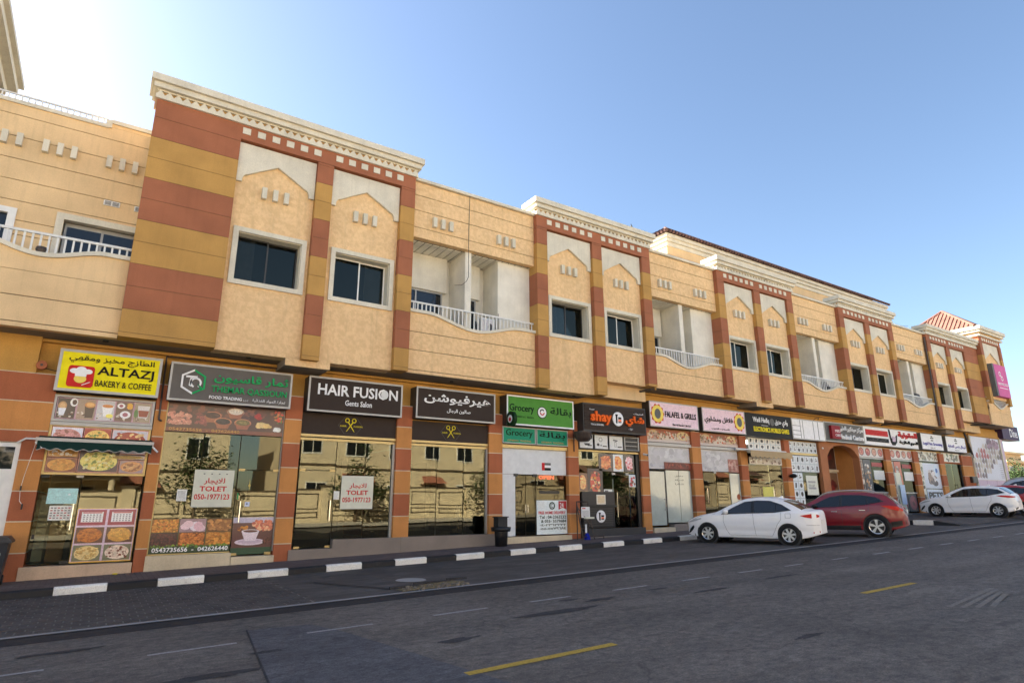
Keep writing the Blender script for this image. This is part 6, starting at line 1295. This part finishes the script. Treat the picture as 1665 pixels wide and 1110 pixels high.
    for q in sp.get('extra', []): q(root, X, ytum, zt)
    return root
def fin(u, z):
    def f(root, X, ytum, zt): MB().prism([(X(u+.16), zt(u+.1)-.01), (X(u), zt(u)-.005), (X(u+.12), zt(u+.1)+.06), (X(u+.15), zt(u+.1)+.06)][::1], -.02, .02).build('roof_fin', 'car_white', root)
    return f
def tailwrap(z0, z1, w):
    def f(root, X, ytum, zt): pass
    return f
sedan = dict(L=4.42, W=1.70, R=.305, fa=.84, ra=3.39, zb=.19, tumble=.40,
    top=[(0, .56), (.04, .66), (.16, .75), (.5, .88), (1.0, .985), (1.2, 1.04), (1.62, 1.25), (2.0, 1.41), (2.3, 1.465), (2.75, 1.475), (3.2, 1.40), (3.6, 1.24), (3.95, 1.075), (4.12, 1.055), (4.3, 1.04), (4.38, .93), (4.42, .72)],
    belt=[(0, .80), (1.1, .90), (2.5, .945), (3.6, .99), (4.42, .98)], ws=(1.22, 1.98), rw=(3.28, 3.90),
    dlo=dict(lo=[(1.33, .925), (2.0, .95), (3.0, .985), (3.55, 1.06)], hi=[(1.33, .93), (1.75, 1.17), (2.1, 1.335), (2.5, 1.375), (2.9, 1.36), (3.25, 1.24), (3.55, 1.065)], panes=[(1.50, 2.30), (2.40, 3.05), (3.08, 3.42)]),
    seams=[[(1.42, .93), (1.40, .7), (1.48, .42), (1.58, .27)], [(2.36, .95), (2.37, .6), (2.40, .26)], [(3.22, 1.0), (3.20, .78), (3.08, .62), (3.0, .45), (2.9, .27)], [(1.58, .265), (2.9, .265)], [(1.15, .95), (.62, .86), (.3, .74)], [(3.34, .96), (3.52, .965), (3.52, .83), (3.34, .83), (3.34, .96)], [(4.02, .62), (4.4, .6)]],
    handles=[(2.08, .80), (2.90, .82)], head=[(.14, .64, .66), (.25, .655, .715), (.45, .70, .775), (.66, .765, .80)], tail=[(3.85, .90, .905), (4.0, .85, .92), (4.2, .82, .95), (4.36, .83, .93), (4.41, .85, .9)],
    black=[[(.10, .28, .30), (.18, .30, .42), (.30, .40, .52), (.36, .48, .54)], [(.0, .42, .56), (.05, .40, .58), (.1, .44, .54)]], red=[[(4.22, .36, .40), (4.39, .37, .42)]], mirror=(1.52, .99), hmat='car_white', spokes=7, spokew=.16, extra=[fin(2.95, 1.5)])
hatch = dict(sedan, L=4.12, top=[(0, .56), (.04, .66), (.16, .75), (.5, .88), (1.0, .985), (1.2, 1.04), (1.62, 1.26), (2.0, 1.42), (2.3, 1.475), (2.9, 1.48), (3.4, 1.42), (3.55, 1.38), (3.8, 1.2), (4.0, 1.02), (4.08, .8), (4.12, .62)],
    belt=[(0, .80), (1.1, .90), (2.5, .945), (3.6, 1.03), (4.12, 1.03)], rw=(3.54, 3.94), dlo=dict(lo=[(1.33, .925), (2.0, .95), (3.0, .985), (3.75, 1.13)], hi=[(1.33, .93), (1.75, 1.17), (2.1, 1.335), (2.5, 1.375), (3.1, 1.36), (3.5, 1.30), (3.75, 1.135)], panes=[(1.50, 2.30), (2.40, 3.05), (3.08, 3.5)]),
    tail=[(3.42, 1.0, 1.005), (3.6, .94, 1.02), (3.85, .90, 1.0), (4.0, .90, .98), (4.08, .92, .96)], black=sedan['black']+[[(3.95, .32, .34), (4.05, .34, .42), (4.1, .40, .46)]], red=[], seams=sedan['seams'][:5], extra=[fin(2.9, 1.5)])
suv = dict(L=4.41, W=1.82, R=.345, fa=.88, ra=3.52, zb=.24, tumble=.36,
    top=[(0, .68), (.05, .80), (.2, .90), (.6, 1.03), (1.1, 1.10), (1.3, 1.17), (1.8, 1.46), (2.1, 1.60), (2.5, 1.655), (3.2, 1.65), (3.7, 1.58), (3.85, 1.54), (4.1, 1.30), (4.26, 1.08), (4.36, .9), (4.41, .68)],
    belt=[(0, .92), (1.1, 1.00), (2.4, 1.06), (3.6, 1.17), (4.41, 1.12)], ws=(1.32, 2.02), rw=(3.82, 4.2),
    dlo=dict(lo=[(1.46, 1.04), (2.2, 1.075), (3.2, 1.15), (3.82, 1.28)], hi=[(1.46, 1.045), (1.85, 1.30), (2.2, 1.47), (2.6, 1.535), (3.2, 1.52), (3.6, 1.44), (3.82, 1.285)], panes=[(1.62, 2.46), (2.54, 3.3), (3.33, 3.7)]),
    seams=[[(1.5, 1.05), (1.46, .8), (1.55, .35)], [(2.5, 1.08), (2.5, .36)], [(3.36, 1.17), (3.34, .95), (3.1, .7), (3.0, .36)], [(1.55, .36), (3.0, .36)]],
    handles=[(2.18, .90), (3.05, .95)], hmat='chrome', head=[(.15, .76, .79), (.4, .80, .90), (.75, .92, .97)], tail=[(3.72, 1.12, 1.125), (3.95, 1.02, 1.13), (4.15, .95, 1.10), (4.3, .92, 1.02), (4.34, .92, .97)],
    black=[[(1.30, .24, .32), (2.2, .24, .33), (3.05, .24, .34)], [(3.93, .42, .50), (4.15, .40, .56), (4.36, .42, .58)]], mirror=(1.68, 1.09), spokes=5, spokew=.10, twin=1, platez=.78, mmat='black')
def roof_rails(root, X, ytum, zt):
    for s_ in (1, -1): MB().tube([(X(1.75+k*.2), s_*.62, zt(1.75+k*.2)-.02+(.05 if 0 < k < 9 else 0)) for k in range(10)], .02).build('roof_rail', 'alu', root)
suv['extra'] = [roof_rails]
suv['black'] = [[(1.30, .24, .37), (2.2, .24, .38), (3.05, .24, .39)], [(3.95, .34, .52), (4.1, .36, .54), (4.25, .40, .56), (4.37, .44, .57)]]
big = dict(suv, L=4.75, R=.37, top=[(0, .72), (.05, .88), (.2, 1.0), (.6, 1.10), (1.1, 1.16), (1.3, 1.24), (1.8, 1.58), (2.1, 1.74), (2.6, 1.80), (3.6, 1.80), (4.2, 1.74), (4.35, 1.68), (4.5, 1.4), (4.62, 1.1), (4.70, .9), (4.75, .7)], ra=3.7, rw=(4.32, 4.55), belt=[(0, .98), (1.1, 1.06), (2.4, 1.12), (3.9, 1.17), (4.75, 1.14)],
    dlo=dict(lo=[(1.46, 1.10), (2.2, 1.14), (3.4, 1.18), (4.2, 1.25)], hi=[(1.46, 1.105), (1.85, 1.40), (2.2, 1.59), (2.6, 1.66), (3.4, 1.66), (4.0, 1.58), (4.2, 1.26)], panes=[(1.62, 2.46), (2.54, 3.4), (3.45, 4.05)]), mmat='car_silver', tail=[(4.2, 1.12, 1.125), (4.4, 1.0, 1.13), (4.6, .95, 1.10), (4.68, .95, 1.0)], black=[[(4.2, .42, .50), (4.5, .40, .56), (4.7, .42, .58)]])
def squash(sp, k, keys=('top', 'belt')):
    sp = dict(sp); f = lambda T: [(u, .3+(z-.3)*k) for u, z in T]
    for q in keys: sp[q] = f(sp[q])
    sp['dlo'] = dict(sp['dlo'], lo=f(sp['dlo']['lo']), hi=f(sp['dlo']['hi'])); g = lambda P: [(u, .3+(a-.3)*k, .3+(b-.3)*k) for u, a, b in P]
    sp['head'] = g(sp['head']); sp['tail'] = g(sp['tail']); sp['seams'] = [f(q) for q in sp['seams']]; sp['handles'] = f(sp['handles']); sp['mirror'] = f([sp['mirror']])[0]
    return sp
def shorten(sp, u0, k):
    sp = dict(sp); h = lambda u: u if u <= u0 else u0+(u-u0)*k
    def deep(q): return (h(q[0]), *q[1:]) if isinstance(q, tuple) else [deep(z) for z in q]
    for key in ('top', 'belt', 'tail', 'seams', 'red', 'head', 'black', 'handles'): sp[key] = deep(sp[key])
    sp['dlo'] = dict(lo=deep(sp['dlo']['lo']), hi=deep(sp['dlo']['hi']), panes=[(h(a), h(b)) for a, b in sp['dlo']['panes']]); sp['rw'] = tuple(h(u) for u in sp['rw']); sp['L'] = h(sp['L']); return sp
sedan = squash(shorten(sedan, 3.39, .80), .96); hatch = squash(hatch, .97); suv = dict(squash(suv, .90), R=.365)
def gxy(x, y, plat=0): return (x, y, gz(x)+plat)
def park(label, pt, sp, lw_f, lw_r, plat=0.0):
    """lw_f / lw_r: ground points below the left-hand wheels"""
    a, b = Vector((*lw_r, 0)), Vector((*lw_f, 0)); d = (b-a).normalized(); h = math.atan2(d.y, d.x); right = Vector((d.y, -d.x, 0))
    mid = a+d*(sp['ra']-sp['fa'])/2; L = sp['L']; off = L/2-(sp['fa']+sp['ra'])/2
    c = mid+right*(sp['W']/2-.115)-d*off
    return car(label, pt, sp, (c.x, c.y, gz(c.x)+plat+.006), h)
park('white saloon car parked nose-in before the falafel shop', 'car_white', sedan, (17.15, 14.12), (17.92, 11.69))
park('dark red sports utility car parked behind the white saloon', 'car_red', suv, (21.35, 13.7), (22.3, 11.27), .004)
park('white hatchback parked on the raised forecourt by the pet groomer', 'car_white', hatch, (35.63, 14.95), (35.9, 12.42), .13)
park('bright red hatchback half hidden behind the white hatchback', 'car_scarlet', dict(hatch), (38.2, 14.65), (38.65, 12.15), .13)
park('silver grey tall car at the right edge behind the red hatchback', 'car_silver', big, (41.5, 14.8), (41.9, 12.0), .13)

# ================================================================ across the street (seen in the shop glass)
for side in range(1):
    wl_ = thing('boundary_wall', 'yellow villa boundary wall with dark panel borders across the street', 'wall', (20, -10, .3))
    x = -34
    while x < 92:
        zg = gz(x+3)+.12
        box('wall_panel', 'villa', (x, x+5.3, -10.2, -10, zg, zg+2.25), wl_); box('wall_pier', 'villa', (x+5.3, x+6, -10.3, -9.85, zg, zg+2.5), wl_)
        q = MB()
        for a, b in ((x+.25, x+2.55), (x+2.8, x+5.1)):
            for (z0, z1) in ((zg+.95, zg+2.0), (zg+.35, zg+.75)):
                q.box(a, b, -9.998, -9.97, z1-.07, z1).box(a, b, -9.998, -9.97, z0, z0+.07).box(a, a+.07, -9.998, -9.97, z0, z1).box(b-.07, b, -9.998, -9.97, z0, z1)
        q.build('border', 'villa_trim', wl_); box('wall_cap', 'villa_trim', (x+5.2, x+6.1, -10.4, -9.75, zg+2.5, zg+2.6), wl_); box('wall_cap', 'villa_trim', (x, x+5.2, -10.26, -9.94, zg+2.25, zg+2.33), wl_); x += 6
tag(sheet(-60, 140, -9.9, -3.2, .10).build('far_pavement', 'pale_pave', org=(0, 0, 0)), kind='structure')
labs = ['yellow villa with tiled window hoods across the street, far left', 'yellow villa with tiled window hoods across the street, facing the salon', 'yellow villa with tiled window hoods across the street, facing the tea shop', 'yellow villa with tiled window hoods across the street, facing the arch', 'yellow villa with tiled window hoods across the street, far right']
for i, x in enumerate((-32, -10, 12, 34, 58)):
    zg = gz(x+8); v = thing('villa', labs[i], 'villa', (x+8, -18, zg), 'villas across the street'); hgt = 9.4
    wl2 = box('wall', 'villa', (x, x+18, -26, -15, zg, zg+hgt), v); box('roof', 'roof_tile', (x-.4, x+18.4, -26.4, -14.6, zg+hgt, zg+hgt+.5), v); box('cornice_shade_band', 'villa_trim', (x-.05, x+18.05, -15.06, -14.9, zg+4.1, zg+4.25), v)  # the dark mid-height band paints in the shading of a cornice
    for k in range(5):
        a = x+1.4+k*3.4
        for z0 in (zg+1.3, zg+5.0):
            w = bars(v, a, a+1.7, z0, z0+1.6, -14.97, 'white_paint', .09, 'window'); box('pane', 'win_glass', (a+.09, a+1.61, -14.99, -14.97, z0+.09, z0+1.51), w); box('mullion', 'white_paint', (a+.82, a+.88, -14.97, -14.94, z0+.09, z0+1.51), w)
        if k == 2 and i != 2:
            pz = zg+3.2; box('porch', 'villa', (a-1.4, a+3.0, -15, -12.6, zg+3.2, zg+3.5), v); MB().face([(a-1.8, -12.2, pz+.3), (a+3.4, -12.2, pz+.3), (a+2.6, -14.98, pz+1.2), (a-1.0, -14.98, pz+1.2)]).build('porch_roof', 'roof_dark', v)
            for xx in (a-1.2, a+2.6): MB().cyl((xx, -12.8, zg), (xx, -12.8, zg+3.2), .18, 10).build('porch_column', 'villa', v)
        elif k % 2: h_ = MB().face([(a-.4, -14.1, zg+3.0), (a+2.1, -14.1, zg+3.0), (a+1.9, -14.98, zg+3.6), (a-.2, -14.98, zg+3.6)]).face([(a-.4, -14.1, zg+2.9), (a+2.1, -14.1, zg+2.9), (a+2.1, -14.98, zg+2.9), (a-.4, -14.98, zg+2.9)]).build('window_hood', 'roof_tile', v)
# ================================================================ far right background
fb = thing('pale_house', 'small pale yellow house beyond the corner at the right edge', 'house', (90, 30, 2.2)); box('wall', 'cream_smooth', (82, 100, 27, 36, 2, 6.0), fb); box('cornice', 'cream_smooth', (81.6, 100.4, 26.6, 36.4, 5.9, 6.15), fb); box('parapet', 'cream_smooth', (82.4, 88, 27.3, 34, 6.15, 6.9), fb); box('cornice', 'cream_smooth', (82.0, 88.4, 26.9, 34.4, 6.9, 7.1), fb); box('canopy', 'roof_tile', (84, 100, 25, 26.5, 4.0, 4.2), fb)
for k in range(3):
    w = bars(fb, 83+k*3.2, 84.6+k*3.2, 4.3, 5.5, 26.98, 'white_paint', .1, 'window'); box('pane', 'win_glass', (83.1+k*3.2, 84.5+k*3.2, 26.97, 26.99, 4.4, 5.4), w)
def tree(label, x, y, z, h, r, seed):
    t = thing('tree', label, 'tree', (x, y, z)); rn = random.Random(seed); m = MB(); m.cyl((x, y, z), (x+.1, y, z+h*.55), .16, 8, .09); m.tube([(x+.1, y, z+h*.5), (x+r*.5, y+.3, z+h*.75)], .05).tube([(x+.1, y, z+h*.45), (x-r*.5, y-.3, z+h*.7)], .05); m.build('trunk', 'bark', t); c = MB()
    cl = [(rn.gauss(0, .45)*r, rn.gauss(0, .45)*r, h*.62+rn.gauss(0, .16)*h) for _ in range(26)]
    for i in range(2600):
        p = rn.choice(cl); q = (x+p[0]+rn.gauss(0, .22)*r, y+p[1]+rn.gauss(0, .22)*r, z+p[2]+rn.gauss(0, .08)*h); s_ = rn.uniform(.06, .14); a = rn.uniform(0, 6.3); b_ = rn.uniform(-.6, .6)
        dx, dy = Vector((math.cos(a), math.sin(a), b_))*s_, Vector((-math.sin(a), math.cos(a), rn.uniform(-.8, .8)))*s_*.6; Q = Vector(q); c.face([Q-dx, Q-dy, Q+dx, Q+dy])
    c.build('crown', 'leaf', t)
tree('round green tree beyond the corner, nearer to the pale house', 76, 24.2, 1.9, 3.6, 1.6, 1); tree('low green tree beyond the corner at the right edge', 71.5, 23.2, 1.8, 2.9, 1.3, 2)

for i, (x, h_, r_) in enumerate(((-4.5, 4.6, 1.5), (5.2, 5.4, 1.7), (15.5, 4.2, 1.6), (27, 5.2, 1.9), (40, 4.6, 1.7))):  # trees added as dark shapes to break up the shop-glass reflections
    tree(('slim added street tree across the road, facing the bakery', 'tall added street tree across the road, facing the salon', 'low added street tree across the road, facing the grocery', 'tall added street tree across the road, facing the electronics shop', 'added street tree across the road, facing the pet groomer')[i], x, -8.2, gz(x)+.1, h_, r_, 20+i)
tag(MB().tube([(36.9+k*.5, 17.4, 12.6-.25*math.sin(k/10*math.pi)) for k in range(11)], .012, 4).build('cable', 'black'), 'thin cable strung between the fourth and fifth cornices', 'cable')
